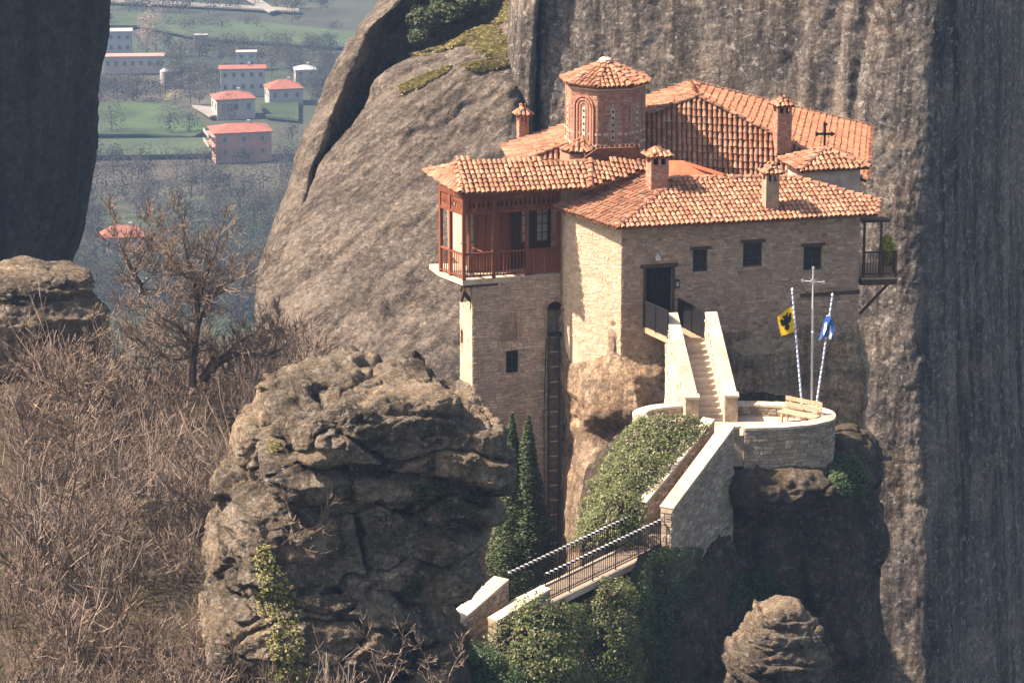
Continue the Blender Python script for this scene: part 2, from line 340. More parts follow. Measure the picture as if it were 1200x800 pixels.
for q in ('fartree', 'fargreen', 'farpink'): q_ = M[q].node_tree.nodes['Principled BSDF']; q_.inputs['Specular IOR Level'].default_value = 0; q_.inputs['Roughness'].default_value = 1
def ground_mat():
    m, nt, b = newmat('valley_ground'); t = NT(nt)
    c = t.ramp(t.noise(.006, 5, .55), [(.35, (.038, .04, .027)), (.5, (.036, .05, .025)), (.62, (.07, .058, .045))])
    c = t.mix(c, t.ramp(t.noise(.06, 8, .7), [(.3, .5), (.7, 1.5)]), .8, 'MULTIPLY'); t.link(c, b.inputs['Base Color']); return m
M['ground'] = ground_mat()
M['field'] = plain_mat('spring_field', (.042, .072, .024), .45, .06, .2, .95)
M['field2'] = plain_mat('dull_field', (.045, .07, .03), .35, .03, .2, .95)
M['road'] = plain_mat('pale_track', (.22, .205, .18), .15, .2, 0, .95)
M['hill'] = rock_mat('dry_hillside', (.17, .13, .09), (.08, .065, .045), streak=0, scale=1.2, moss=.3, mosscol=(.09, .09, .03), bump=1.0)
M['brush_grey'] = piece_mat('grey_twigs', [(.165, .135, .11), (.21, .175, .145), (.125, .10, .082), (.26, .22, .185)], .3, 4, 0, .9, .1)
M['brush_dark'] = piece_mat('dark_twigs', [(.12, .085, .06), (.15, .105, .075), (.09, .065, .05)], .3, 4, 0, .9, .1)
M['roofred'] = plain_mat('far_roof_tile', (.26, .095, .065), .15, .8, .3, .9)
M['housepink'] = plain_mat('pink_render', (.36, .21, .165), .1, .5, 0, .9)
M['housewhite'] = plain_mat('white_render', (.34, .31, .28), .1, .5, 0, .9)
M['houseblue'] = plain_mat('grey_render', (.31, .32, .32), .1, .5, 0, .9)
# ================================================================ THE SETTING: ground, hills, cliffs
def sstep(a, b, x):
    t = np.clip((x-a)/(b-a), 0, 1); return t*t*(3-2*t)
def structure(o): o['kind'] = 'structure'; return o
VZ = -110.0
g = MB(); xs = np.concatenate((np.linspace(-3000, -400, 14), np.linspace(-350, 350, 60), np.linspace(400, 3000, 14)))
ys = np.concatenate((np.linspace(-400, 300, 8), np.linspace(320, 1100, 60), np.linspace(1150, 4000, 12)))
X, Y = np.meshgrid(xs, ys); Pn = np.stack((X.ravel(), Y.ravel(), np.zeros(X.size)), 1)
Pn[:, 2] = VZ-1.0+.6*fbm(Pn, .01, 3, 5)
g.add(Pn, gridfaces(len(ys), len(xs))); structure(g.build('ground', M['ground'], smooth=True))
# the near hillside that carries the brush, falling away to the valley behind and to the gorge on its right
def hill_z(x, y):
    P = np.stack((x, y, 0*x), -1).reshape(-1, 3)
    n = (.9*fbm(P, .16, 3, 21)+.28*fbm(P, .7, 3, 22)).reshape(x.shape)
    z = -3.4+n+.035*np.minimum(y+20, 20)
    edge = 4+2.5*np.sin(x*.35)
    z = z-np.maximum(y-edge, 0)*1.05
    x0 = -2.5-5*sstep(-19, -15, y)*sstep(6, 2, y); z = z-sstep(x0, x0+9.5, x)*42
    return np.maximum(z-np.maximum(-x-34, 0)*.5, VZ-2)
X, Y = np.meshgrid(np.linspace(-46, 34, 200), np.linspace(-80, 100, 240))
Z = hill_z(X, Y); g = MB(); g.add(np.stack((X, Y, Z), -1).reshape(-1, 3), gridfaces(240, 200))
structure(g.build('hillside', M['hill'], smooth=True))

def L3(rows): return np.array([[at(u, v, y) for (u, y) in r[1]] for r in rows for v in (r[0],)])
# --- great rear cliff on the right: fluted, turning into shade at its right end
FLUTE = [(786, 0.8049999999999999, 0.165, 1), (868, 0.5175, 0.165, 1), (900, 0.45999999999999996, 0.099, 0), (940, 0.45999999999999996, 0.154, 0), (985, 0.45999999999999996, 0.303, -2.5), (1012, 0.43699999999999994, 0.33, -4), (668, 0.69, 0.11, -5), (716, 0.8049999999999999, 0.11, -2), (825, 0.575, 0.11, 2)]
def cliff_disp(P):
    d = .4*fbm(P, .16, 3, 31, (1, 1, .3))+.09*fbm(P, .55, 4, 32, (1, 1, .2))+.10*fbm(P, 1.6, 4, 33, (1, 1, .8))+.07*fbm(P, 3.5, 4, 34, gain=.65)
    wob = .8*fbm(P, .22, 2, 35)
    for u, w, dep, zb in FLUTE:
        x0 = at(u, 100, 38)[0]
        d -= dep*np.exp(-((P[:, 0]+wob-x0)/w)**2)*sstep(zb-3, zb+5, P[:, 2])
    hor = fbm(P, .35, 4, 36, (.3, .3, 2.2), ridge=True)
    d -= .35*np.clip(hor-.25, 0, 1)*sstep(4, -6, P[:, 2])*.25
    return d
prof = [(612, 66), (620, 52), (629, 45.2), (640, 43.7), (700, 42.9), (800, 41.8), (900, 40.2), (1000, 38.6), (1055, 37.8), (1088, 37.7), (1112, 38.9), (1140, 41.4), (1190, 46), (1330, 64)]
rows = []
for v, du, dy in ((960, 0, -3.5), (800, 2, -2.5), (600, 0, -1.4), (480, -4, -1), (330, -6, -.4), (200, -2, 0), (60, 8, .6), (-80, 14, 1.5), (-260, 14, 4)):
    rows.append((v, [(u+(du if u > 1000 else 0), y+dy) for u, y in prof]))
structure(loft(L3(rows), 330, 330, cliff_disp).build('cliff', M['cliff'], smooth=True))
# pale column standing at the left end of that cliff
def col_disp(P): return .35*fbm(P, .4, 3, 41, (1, 1, .3))+.16*fbm(P, 1.5, 4, 42, (1, 1, .5))+.05*fbm(P, 5, 3, 43)
rows = [(v, [(ul+6, 56), (ul, 48), (ul+9, 45), (ul+22, 44.2), (ul+35, 44.6), (ul+46, 50)]) for v, ul in ((420, 570), (300, 580), (200, 590), (150, 592), (100, 591), (50, 595), (0, 599), (-60, 604), (-200, 610))]
structure(loft(L3(rows), 170, 50, col_disp).build('cliff', M['cliff'], smooth=True))
# --- sunlit sloping slab left of the monastery
def slab_disp(P):
    A = R(38); Q = np.stack((P[:, 0]*math.cos(A)+P[:, 2]*math.sin(A), P[:, 1], -P[:, 0]*math.sin(A)+P[:, 2]*math.cos(A)), 1)
    d = .4*fbm(P, .2, 2, 51)+.34*fbm(Q, .8, 4, 52, (.07, .3, 1.0))+.09*fbm(Q, 2.4, 3, 53, (.10, .5, 1))+.06*fbm(P, 3.2, 4, 54, gain=.65)+blocks(Q, .30, 56, .10, .10, .05, (.2, .4, 1.2))
    cr = fbm(Q, .42, 3, 55, (.10, .4, 1.0), ridge=True); d -= .42*np.clip(cr-.52, 0, 1)
    return d
def slabrow(v, ul, ur, y):
    w = ur-ul; return (v, [(ul+14, y+13), (ul+2, y+4.2), (ul+.08*w, y+1.5), (ul+.25*w, y+.3), (ul+.5*w, y), (ul+.78*w, y-.1), (ur, y+.2), (ur+12, y+5)])
rows = [slabrow(*a) for a in ((640, 270, 640, 18), (520, 285, 640, 24), (440, 296, 640, 28.5), (360, 312, 640, 33), (290, 332, 640, 36.5), (240, 352, 630, 39), (210, 364, 620, 40.4), (170, 394, 612, 42), (130, 423, 606, 43.5), (95, 437, 602, 45), (72, 466, 600, 46.5), (60, 500, 599, 48), (42, 545, 599, 50.5), (20, 575, 601, 53), (-5, 590, 606, 56))]
structure(loft(L3(rows), 250, 180, slab_disp).build('slab_hill', M['slab'], smooth=True))
# --- ridge behind the slab, split from it by a dark cleft
def ridge_disp(P): return .6*fbm(P, .2, 3, 61, (1, 1, .6))+.28*fbm(P, .8, 4, 62, (1, 1, .5))+.09*fbm(P, 3, 4, 63)
def ridgerow(v, ul, ue, y):
    w = ue-ul; return (v, [(ul+26, y+16), (ul+3, y+4.5), (ul+.22*w, y+1.3), (ul+.6*w, y+.2), (ue, y+.4), (ue+14, y+3.5), (ue+60, y+9), (ue+150, y+16)])
rows = [ridgerow(*a) for a in ((640, 255, 330, 24), (500, 282, 345, 30), (420, 298, 350, 33), (340, 300, 348, 37.5), (290, 306, 346, 40), (230, 328, 362, 43.5), (200, 338, 368, 45), (168, 350, 381, 46.5), (130, 370, 394, 48.2), (100, 384, 406, 50), (60, 402, 423, 52), (33, 419, 437, 53.5), (0, 441, 474, 55.5), (-60, 470, 520, 60), (-200, 540, 600, 70))]
structure(loft(L3(rows), 200, 150, ridge_disp).build('ridge', M['slab'], smooth=True))
# --- dark overhanging cliff on the far left
def lc_disp(P): return .8*fbm(P, .12, 3, 71, (1, 1, .35))+.35*fbm(P, .5, 4, 72, (1, 1, .3))+.12*fbm(P, 1.8, 4, 73)
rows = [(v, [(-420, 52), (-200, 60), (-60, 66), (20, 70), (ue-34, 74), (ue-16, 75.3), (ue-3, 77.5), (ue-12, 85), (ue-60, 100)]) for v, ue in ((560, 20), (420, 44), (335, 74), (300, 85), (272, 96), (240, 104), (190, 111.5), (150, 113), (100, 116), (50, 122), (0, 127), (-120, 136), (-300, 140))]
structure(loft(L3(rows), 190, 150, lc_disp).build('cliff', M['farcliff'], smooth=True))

# ================================================================ the monastery's rock pillar
def pil_disp(P):
    hor = fbm(P, .55, 4, 83, (.35, .35, 1.7))
    low = np.where(P[:, 0] < 4.0, sstep(-.7, -2.0, P[:, 2]), sstep(.6, -1.0, P[:, 2]))
    left = sstep(5.6, 3.8, P[:, 0]); d = (.40*fbm(P, .38, 3, 81, (1, 1, .6))+.32*hor*(1-.5*left)+.13*fbm(P, 1.7, 4, 82)+.04*fbm(P, 6, 3, 84))
    left = sstep(5.6, 3.8, P[:, 0]); pock = np.clip(-fbm(P, .75, 3, 85, (1, 1, 1.3))-.12, 0, 1)
    return (d*(.75-.40*left)-left*pock*.55+.05*fbm(P, 4, 4, 86, gain=.65))*low
def plevel(z, xl, cx, cy, off, xr):
    f = lambda x: .252*(x-4.25)+off
    return [(xl+1.5, 11, z), (xl+.1, 5, z), (xl, 2.5, z), ((xl+cx)/2+.30-.95*min(max(-(z+.9)/1.4, 0), 1), cy+(2.5-cy)*.38-.1*min(max(-(z+1.)/1.4, 0), 1), z), (cx-.35, cy+.12, z), (cx+.3, min(cy+.05, f(cx+.3)), z), (cx+2.5, f(cx+2.5), z), (9.2, f(9.2), z), (xr-1.2, f(xr-1.2), z), (xr-.25, f(xr)+.05, z), (xr, f(xr)+.9, z), (xr-.1, 6, z), (xr-1.5, 12, z)]
lv = [plevel(*a) for a in ((-24, .5, 4.2, -1.5, -1.5, 15.4), (-17, 1.2, 4.2, -1, -.9, 15.0), (-14, 1.6, 4.2, -.6, -.6, 14.75), (-11, 1.9, 4.3, -.4, -.5, 14.55), (-9, 2.0, 4.3, -.3, -.4, 14.0), (-7, 2.1, 4.4, -.3, -.35, 14.3), (-5.4, 2.2, 4.5, -.6, -.3, 14.45), (-4.2, 2.2, 4.3, .35, -.25, 14.4), (-3.0, 2.0, 4.9, -.75, -.2, 14.35), (-1.8, 1.85, 4.8, -.7, -.12, 14.2), (-.6, 1.85, 4.35, -.05, -.03, 13.85), (.3, 1.9, 4.28, .12, .06, 13.7), (.9, 2.3, 4.5, .5, .5, 13.4))]
lv.append([(8+(x-8)*.5, 5+(y-5)*.3, .95) for x, y, z in lv[-1]])
structure(loft(lv, 230, 250, pil_disp).build('rock_pillar', M['pillar'], smooth=True))
def but_disp(P):
    hor = fbm(P, .5, 4, 93, (.4, .4, 1.9)); return blocks(P, .45, 95, .15, .2, .05, (.8, .8, 1.3))+.06*fbm(P, 5, 3, 96, gain=.65)+ .55*fbm(P, .3, 3, 91)+.30*hor+.13*fbm(P, 1.6, 4, 92)+.045*fbm(P, 5, 3, 94)
b = MB()
lobe((9.55, -3.2, -12.2), (4.15, 4.7, 9.9), 4, 85, but_disp, b, yaw=.1, lean=(-.25, .5))
lobe((10.2, -5.9, -3.85), (2.75, 2.5, 1.0), 3.2, 52, but_disp, b, yaw=.12)
lobe((12.3, -4.2, -3.9), (1.55, 2.2, 1.3), 2.6, 45, but_disp, b)
lobe((12.9, -2.2, -10.5), (1.55, 3.2, 6.5), 3, 60, but_disp, b)
lobe((6.2, -8.6, -10.0), (1.9, 4.6, 5.2), 3, 60, but_disp, b, yaw=-.5)
lobe((4.7, -6.2, -7.3), (1.9, 3.2, 5.0), 2.8, 55, but_disp, b, yaw=-.4)
structure(b.build('rock_buttress', M['dark_rock'], smooth=True))

# ================================================================ boulders near the camera
def crack(P, z0, w, amp, seed, slope=(0, 0)):
    return -amp*np.exp(-((P[:, 2]-z0-slope[0]*P[:, 0]-slope[1]*P[:, 1]-.5*fbm(P, .45, 3, seed))/w)**2)
def saw(P, f, seed, tilt=(0, 0), wob=.6):
    t = (P[:, 2]+tilt[0]*P[:, 0]+tilt[1]*P[:, 1])*f+wob*fbm(P, .5, 3, seed); q = t-np.floor(t); k = np.floor(t).astype(np.int64); r = _hash(k, k*0, k*0, seed)
    return np.where(q > .86, (1-q)/.14, q/.86)*(.4+.6*r)-.4
def bo_disp(P):
    d = .22*fbm(P, .3, 3, 101)+.12*fbm(P, 1.0, 3, 102, (.7, .7, 1.5))+.10*fbm(P, 2.6, 4, 103)+.05*fbm(P, 7, 3, 104)
    d += .16*saw(P, .85, 119, (-.22, .05))+blocks(P, .34, 105, .24, .38, .035, (.62, .62, 1.5))+blocks(P, 1.1, 107, .06, .05, .04, (.8, .8, 1.4))+.10*fbm(P, 3.2, 4, 109, gain=.68)
    return d+crack(P, 4.5, .10, .25, 106, (-.24, 0))+crack(P, 2.25, .22, .75, 108, (-.27, 0))
def px_lobe(b, u0, u1, v0, v1, y, hy, p, n, **k):
    uc, vc = (u0+u1)/2, (v0+v1)/2; c = at(uc, vc, y); hx = (at(u1, vc, y)[0]-at(u0, vc, y)[0])/2
    hz = (at(uc, v0, y)[2]-at(uc, v1, y)[2])/2
    hz = max(hz-hy*.12, .3); lobe(c, (hx, hy, hz), p, n, k.pop('disp', bo_disp), b, **k)
b = MB()
px_lobe(b, 300, 524, 424, 580, -25.8, 3.2, 4.8, 100, yaw=.30, lean=(.40, -.22), taper=.08)
px_lobe(b, 470, 578, 460, 604, -25.4, 2.7, 6, 78, yaw=.24, taper=-.03)
px_lobe(b, 276, 350, 456, 545, -25.0, 1.8, 3.4, 45, lean=(.25, 0))
px_lobe(b, 248, 515, 530, 690, -25.8, 3.1, 4.6, 98, yaw=.28, lean=(.2, 0), taper=.05)
px_lobe(b, 430, 564, 575, 705, -25.1, 3.0, 3.8, 74, yaw=.1, taper=-.12)
px_lobe(b, 234, 470, 645, 800, -26.8, 3.2, 3.8, 86, yaw=.2, taper=.06)
px_lobe(b, 400, 512, 665, 880, -26, 3.0, 3.6, 60, yaw=.15)
px_lobe(b, 215, 420, 782, 900, -28.0, 3.2, 3.2, 60)
bo = b.build('rock_outcrop', M['boulder'], smooth=True)
tag(bo, 'huge cracked boulder outcrop with white lichen beside the lower stair', 'rock')
def pn_disp(P): return .17*saw(P, 2.1, 118, (.12, 0))+ .16*fbm(P, .8, 3, 111)+.15*fbm(P, 1.25, 4, 112, (.3, .3, 2.4))+.08*fbm(P, 4, 4, 113)+blocks(P, .8, 114, .07, .10, .045, (.6, .6, 1.6))+.05*fbm(P, 6, 3, 115, gain=.65)
b = MB()
for a in ((852, 984, 775, 880, -16, 2.0, 3.2, 60), (856, 968, 738, 800, -16.1, 1.7, 3.0, 50), (872, 960, 716, 765, -16.1, 1.35, 3.0, 45), (882, 946, 701, 742, -16.1, 1.1, 2.6, 40), (905, 990, 785, 880, -15.6, 1.9, 2.8, 45)):
    px_lobe(b, *a, disp=pn_disp, yaw=.2)
pn = b.build('rock_pinnacle', M['boulder'], smooth=True)
tag(pn, 'small layered rock pinnacle standing in front of the shaded cliff', 'rock')
b = MB()
for a in ((-30, 104, 305, 360, 5, 2.2, 3.2, 45), (-60, 126, 332, 470, 4.4, 2.4, 3.6, 55), (-160, 50, 312, 480, 5, 2.8, 3.2, 40)):
    px_lobe(b, *a, disp=pn_disp, yaw=.35)
lr = b.build('rock_ledge', M['boulder'], smooth=True)
tag(lr, 'mossy rock ledge below the dark overhanging cliff', 'rock')
# ================================================================ masonry and roof builders
def straight(O, t):
    O = np.array(O, float); t = norm(t); n = np.array((t[1], -t[0], 0.))
    def f(s, h, d):
        s, h, d = np.broadcast_arrays(*(np.asarray(q, float) for q in (s, h, d)))
        return O+s[..., None]*t+d[..., None]*n+h[..., None]*np.array((0, 0, 1.))
    f.O, f.t, f.n = O, t, n; return f
def alongline(pts, z0, closed=False):
    P = np.array(pts, float); seg = np.linalg.norm(np.diff(P, axis=0), axis=1); S = np.concatenate(([0], np.cumsum(seg)))
    T = np.gradient(P, S, axis=0); T /= np.linalg.norm(T, axis=1)[:, None]
    def f(s, h, d):
        s, h, d = np.broadcast_arrays(*(np.asarray(q, float) for q in (s, h, d)))
        x = np.interp(s, S, P[:, 0]); y = np.interp(s, S, P[:, 1]); tx = np.interp(s, S, T[:, 0]); ty = np.interp(s, S, T[:, 1])
        l = np.hypot(tx, ty); return np.stack((x+d*ty/l, y-d*tx/l, z0+h), -1)
    f.L = S[-1]; return f
def sh_of(f, u, v):
    p = atpl(u, v, f.O, f.n); return float(np.dot(p-f.O, f.t)), float(p[2]-f.O[2])
STF = [(0, 1, 5, 4), (1, 2, 6, 5), (2, 3, 7, 6), (3, 0, 4, 7), (4, 5, 9, 8), (5, 6, 10, 9), (6, 7, 11, 10), (7, 4, 8, 11), (8, 9, 10, 11)]
def stones(f, L, H, sw, sh, seed, mask=None, gap=.02, relief=(.012, .045), jit=.3, each=None):
    rg = np.random.default_rng(seed); mb = MB(); h = 0.
    while h < H-.03:
        rh = min(rg.uniform(*sh), H-h); s = -rg.uniform(0, sw[1])
        if H-h-rh < sh[0]*.5: rh = H-h
        while s < L-.02:
            w = rg.uniform(*sw)*(1 if rg.random() > .12 else .55); s1 = min(s+w, L)
            if L-s1 < sw[0]*.4: s1 = L
            s0 = max(s, 0.); a, b2 = h, h+rh
            if rg.random() < .12: b2 = h+rh*.55
            if s1-s0 > .05 and (mask is None or mask((s0+s1)/2, (a+b2)/2, s0, s1, a, b2)):
                wv = .025*math.sin(s0*1.7+seed)+.02*math.sin(s0*4.1+h)
                g = gap*rg.uniform(.6, 1.4); d = rg.uniform(*relief); j = jit*min(rh, w)*.25
                q = np.array([(s0+g/2, a+g/2), (s1-g/2, a+g/2), (s1-g/2, b2-g/2), (s0+g/2, b2-g/2)])+rg.uniform(-j, j, (4, 2)); q[:, 1] += wv
                c = q.mean(0); i1 = c+(q-c)*.97; i2 = c+(q-c)*(1-.22*min(1, .1/rh))
                S = np.concatenate((q[:, 0], i1[:, 0], i2[:, 0])); Hh = np.concatenate((q[:, 1], i1[:, 1], i2[:, 1]))
                D = np.concatenate((np.full(4, -.03), np.full(4, d*.6), d*np.ones(4)+rg.uniform(-.006, .006, 4)))
                V = f(S, Hh, D)
                if each is not None: each.append(V)
                else: mb.add(V, STF)
            s = s1
        h += rh
    return mb
def wallbase(mb, f, L, H, holes, depth, d0=0., nseg=1):
    ss = sorted({0., L, *[a for q in holes for a in q[:2]], *np.linspace(0, L, nseg+1)}); hs = sorted({0., H, *[a for q in holes for a in q[2:]]})
    for s0, s1 in zip(ss, ss[1:]):
        for h0, h1 in zip(hs, hs[1:]):
            c = ((s0+s1)/2, (h0+h1)/2)
            if any(a < c[0] < b and e < c[1] < g for a, b, e, g in holes): continue
            mb.add(f(np.array((s0, s1, s1, s0)), np.array((h0, h0, h1, h1)), d0), [(0, 1, 2, 3)])
    for a, b, e, g in holes:
        for p, q in (((a, e), (b, e)), ((b, e), (b, g)), ((b, g), (a, g)), ((a, g), (a, e))):
            mb.add(f(np.array((p[0], q[0], q[0], p[0])), np.array((p[1], q[1], q[1], p[1])), np.array((d0, d0, d0-depth, d0-depth))), [(3, 2, 1, 0)])
        mb.add(f(np.array((a, b, b, a)), np.array((e, e, g, g)), d0-depth), [(0, 1, 2, 3)])
    return mb
def clear_of(holes, m=.0):
    return lambda s, h, s0, s1, a, b: not any(s1 > q[0]-m and s0 < q[1]+m and b > q[2]-m and a < q[3]+m for q in holes)
def tile_verts(w=.087, l=.39, hgt=.078, k=6):
    a = np.linspace(0, math.pi, k+1); V = []
    for r, y, zz in ((1.0, 0, .03), (.82, l, .0)):
        V += [(-w*r*math.cos(t), y, zz+hgt*r*math.sin(t)) for t in a]
    V += [(-w*.80*math.cos(t), 0.0, .03+hgt*.74*math.sin(t)) for t in a]
    n = k+1; F = [(i, i+1, n+i+1, n+i) for i in range(k)]+[(2*n+i, 2*n+i+1, i+1, i) for i in range(k)]
    return np.array(V), np.array(F)
TV, TF = tile_verts(); RV, RF = tile_verts(.135, .42, .11)
RGT = np.random.default_rng(7)
def inside(poly, p):
    c = False; n = len(poly)
    for i in range(n):
        (x1, y1), (x2, y2) = poly[i], poly[(i+1) % n]
        if (y1 > p[1]) != (y2 > p[1]) and p[0] < (x2-x1)*(p[1]-y1)/(y2-y1)+x1: c = not c
    return c
def roof_face(pts, xf, slab, pitch=.202, course=.30, off=0., along=None):   # pts[0] -> pts[1] is the eave, left to right from outside; tile frames are appended to xf
    P = [np.array(p, float) for p in pts]; u = norm(P[1]-P[0]); n = np.cross(P[1]-P[0], P[2]-P[0]); n = norm(n if n[2] > 0 else -n); u = u if along is None else norm(along-n*np.dot(along, n)); w = np.cross(n, u)
    if w[2] < 0: u = -u; w = np.cross(n, u)
    Q = [(float(np.dot(p-P[0], u)), float(np.dot(p-P[0], w))) for p in P]
    if slab is not None:
        Pp = [p-n*np.dot(p-P[0], n) for p in P]; slab.prism([p-n*.10 for p in Pp], n*.095)
    us = [q[0] for q in Q]; ws = [q[1] for q in Q]; k = 0
    for s in np.arange(min(us)+pitch/2+off, max(us), pitch):
        ds = RGT.normal(0, .006)
        for r, t in enumerate(np.arange(min(ws)-.06, max(ws), course)):
            if inside(Q, (s, max(t+course*.5, .03))):
                th = RGT.normal(0, .035); x = u*math.cos(th)+w*math.sin(th); y = w*math.cos(th)-u*math.sin(th)
                y = norm(y-n*(.035+RGT.normal(0, .02))); z = np.cross(x, y)
                xf.append(mat4(x, y, z, P[0]+u*(s+ds+RGT.normal(0, .008))+w*(t+RGT.normal(0, .016))+n*RGT.uniform(.0, .018)))
def ridge(a, b, xf, step=.36, up=(0, 0, 1)):
    a = np.array(a, float); b = np.array(b, float); y = norm(b-a); x = norm(np.cross(y, up)); z = np.cross(x, y); L = np.linalg.norm(b-a)
    for t in np.arange(0, L-.1, step):
        j = RGT.normal(0, .03); xf.append(mat4(norm(x+y*j), norm(y-z*.04), z, a+y*t+z*RGT.uniform(0, .02)+x*RGT.normal(0, .012)))
def cloned(xf, V=TV, F=TF):
    mb = MB(); A = np.array(xf); W_ = np.einsum('nij,vj->nvi', A[:, :3, :3], V)+A[:, None, :3, 3]; n = len(xf)
    mb.add(W_.reshape(-1, 3), (F[None]+(np.arange(n)*len(V))[:, None, None]).reshape(-1, 4)); return mb
def joined_tiles(xf, name, mat, parent, V=TV, F=TF):
    return cloned(xf, V, F).build(name, mat, parent, smooth=False, kind='stuff')
def window(f, holes, parent, frame_mat, bars=(1, 2), depth=.14, fr=.07, glass='glass'):
    a, b, e, g = holes; m = MB()
    m.fbox(f, a, a+fr, e, g, -depth-.05, -depth+.03).fbox(f, b-fr, b, e, g, -depth-.05, -depth+.03)
    m.fbox(f, a+fr, b-fr, g-fr, g, -depth-.05, -depth+.028).fbox(f, a+fr, b-fr, e, e+fr, -depth-.05, -depth+.028)
    w = m.build('window', frame_mat, parent)
    m = MB(); nx, ny = bars
    for i in range(1, nx+1): s = a+(b-a)*i/(nx+1); m.fbox(f, s-.018, s+.018, e+fr, g-fr, -depth-.03, -depth+.012)
    for i in range(1, ny+1): h = e+(g-e)*i/(ny+1); m.fbox(f, a+fr, b-fr, h-.018, h+.018, -depth-.03, -depth+.009)
    if nx or ny: m.build('glazing_bar', frame_mat, w)
    m = MB(); m.fbox(f, a+fr, b-fr, e+fr, g-fr, -depth-.05, -depth-.02); m.build('pane', M[glass], w); return w

# ================================================================ THE MONASTERY
mon = thing('monastery', 'stone monastery with red tiled roofs built on top of the rock pillar', 'monastery', (6, 4, -.9))
A = np.array((4.25, 0, -1.0)); tF = norm((9.5, 2.4, 0)); fF = straight(A, tF); LF, HF = 9.8, 5.62
def rect(f, u0, v0, u1, v1):
    s0, h1 = sh_of(f, u0, v0); s1, h0 = sh_of(f, u1, v1); return (s0, s1, h0, h1)
door_h = rect(fF, 757, 314, 787, 380); wins = [rect(fF, 812, 293, 829, 318), rect(fF, 871, 285, 893, 312), rect(fF, 942, 289, 963, 316)]
holes = [door_h]+wins
w = MB(); wallbase(w, fF, LF, HF, holes, .32)
w.build('wall', M['mortar'], mon); w = MB(); fR = straight(fF(LF, 0., 0.), (-.247, .969, 0)); wallbase(w, fR, 4.2, HF, [], .3)
Lp = catmull([(1.95, 2.85), (2.12, 2.0), (2.65, 1.32), (3.4, .7), (4.25, 0)], 25); fL = alongline(Lp, -1.6); w2_ = MB(); wallbase(w2_, fL, fL.L, 6.2, [], .3, 0, 16); w2_.build('wall', M['stone_sunlit'], mon)
w.build('wall', M['mortar'], mon)
lim = clear_of(holes, .03)
# the masonry gives way to bare rock along an uneven line near the foot of the front
rockline = lambda s: .95+.5*math.sin(s*.8+.5)+.25*math.sin(s*2.3) if s > 2.2 else .2+.25*math.sin(s*3)
mk = lambda s, h, s0, s1, a, b: lim(s, h, s0, s1, a, b) and h > rockline(s)*(1 if s < 8.4 else max(0, (9.4-s)))
stones(fF, LF, HF, (.13, .36), (.075, .15), 11, mk, relief=(.006, .03)).build('masonry', M['stone'], mon, kind='stuff')
stones(fR, 4.2, HF, (.15, .4), (.08, .16), 12).build('masonry', M['stone'], mon, kind='stuff')
stones(fL, fL.L, 6.2, (.12, .34), (.07, .15), 13, lambda s, h, *k: h > 1.0+.4*math.sin(s*1.9), gap=.012, relief=(.002, .014)).build('masonry', M['stone_sunlit'], mon, kind='stuff')
for hw in wins: window(fF, hw, mon, M['wood_dark'])
for hw in wins: MB().fbox(fF, hw[0]-.12, hw[1]+.12, hw[3]+.01, hw[3]+.13, -.05, .055).build('lintel', M['wood_dark'], mon)
MB().fbox(fF, *sh_of(fF, 938, 346)[:1], sh_of(fF, 1007, 346)[0], *(sorted((sh_of(fF, 938, 348)[1], sh_of(fF, 938, 344)[1]))), -.05, .06).build('beam', M['wood_dark'], mon)
a, b_, e, g_ = door_h; m = MB()
m.fbox(fF, a-.1, a, e, g_, -.2, .05).fbox(fF, b_, b_+.1, e, g_, -.2, .05).fbox(fF, a-.22, b_+.22, g_, g_+.13, -.2, .07)
dr = m.build('door', M['wood_dark'], mon); m = MB()
for i in range(5): s0 = a+(b_-a)*i/5; m.fbox(fF, s0+.006, s0+(b_-a)/5-.006, e, g_, -.3, -.2)
m.build('door_leaf', M['dark'], dr)
s0, h0 = sh_of(fF, 770, 300); m = MB(); m.fbox(fF, s0-.05, s0+.05, h0-.06, h0+.12, -.02, .12); m.box(fF(s0, h0-.05, .14), (.1, .1, .08)); m.build('wall_lamp', M['steel'], mon)
s0, h0 = sh_of(fF, 793, 332); x = MB().fbox(fF, s0-.09, s0+.09, h0-.16, h0+.16, -.02, .09).build('notice_box', M['iron'], mon)
MB().fbox(fF, s0-.05, s0+.06, h0-.1, h0+.08, .09, .1).build('notice', M['houseblue'], x)
# ---- tower
zT = -13.0; T0 = (-1.57, 1.5, zT); fT = straight(T0, (3.5, .9, 0)); LT = 3.62; HT = 15.0
fTl = straight((-2.1, 3.95, zT), (.53, -2.45, 0)); LTl = 2.5
wt = rect(fT, 593, 411, 607, 436); arch = rect(fT, 591, 377, 606, 399); grv = (sh_of(fT, 641, 400)[0], sh_of(fT, 659, 400)[0], sh_of(fT, 650, 645)[1], sh_of(fT, 650, 362)[1])
hole_t = [wt, grv]; w = MB(); wallbase(w, fT, LT, HT, hole_t, .42); slit = rect(fTl, 540, 385, 542.5, 405)
w.build('wall', M['mortar'], mon); w = MB(); wallbase(w, fTl, LTl, HT, [slit], .3); w.build('wall', M['mortar'], mon)
ac = ((arch[0]+arch[1])/2, arch[3]); ar = (arch[1]-arch[0])/2
gc = ((grv[0]+grv[1])/2, grv[3]); gr = (grv[1]-grv[0])/2
lim_t = clear_of(hole_t, .02)
mk = lambda s, h, s0, s1, a, b: lim_t(s, h, s0, s1, a, b) and math.hypot(s-ac[0], max(h-ac[1], 0)) > ar+.12 and math.hypot(s-gc[0], h-gc[1]) > gr+.1 or (h < arch[2] and lim_t(s, h, s0, s1, a, b))
stones(fT, LT, HT, (.14, .38), (.08, .16), 15, mk, relief=(.006, .03)).build('masonry', M['stone_tower'], mon, kind='stuff')
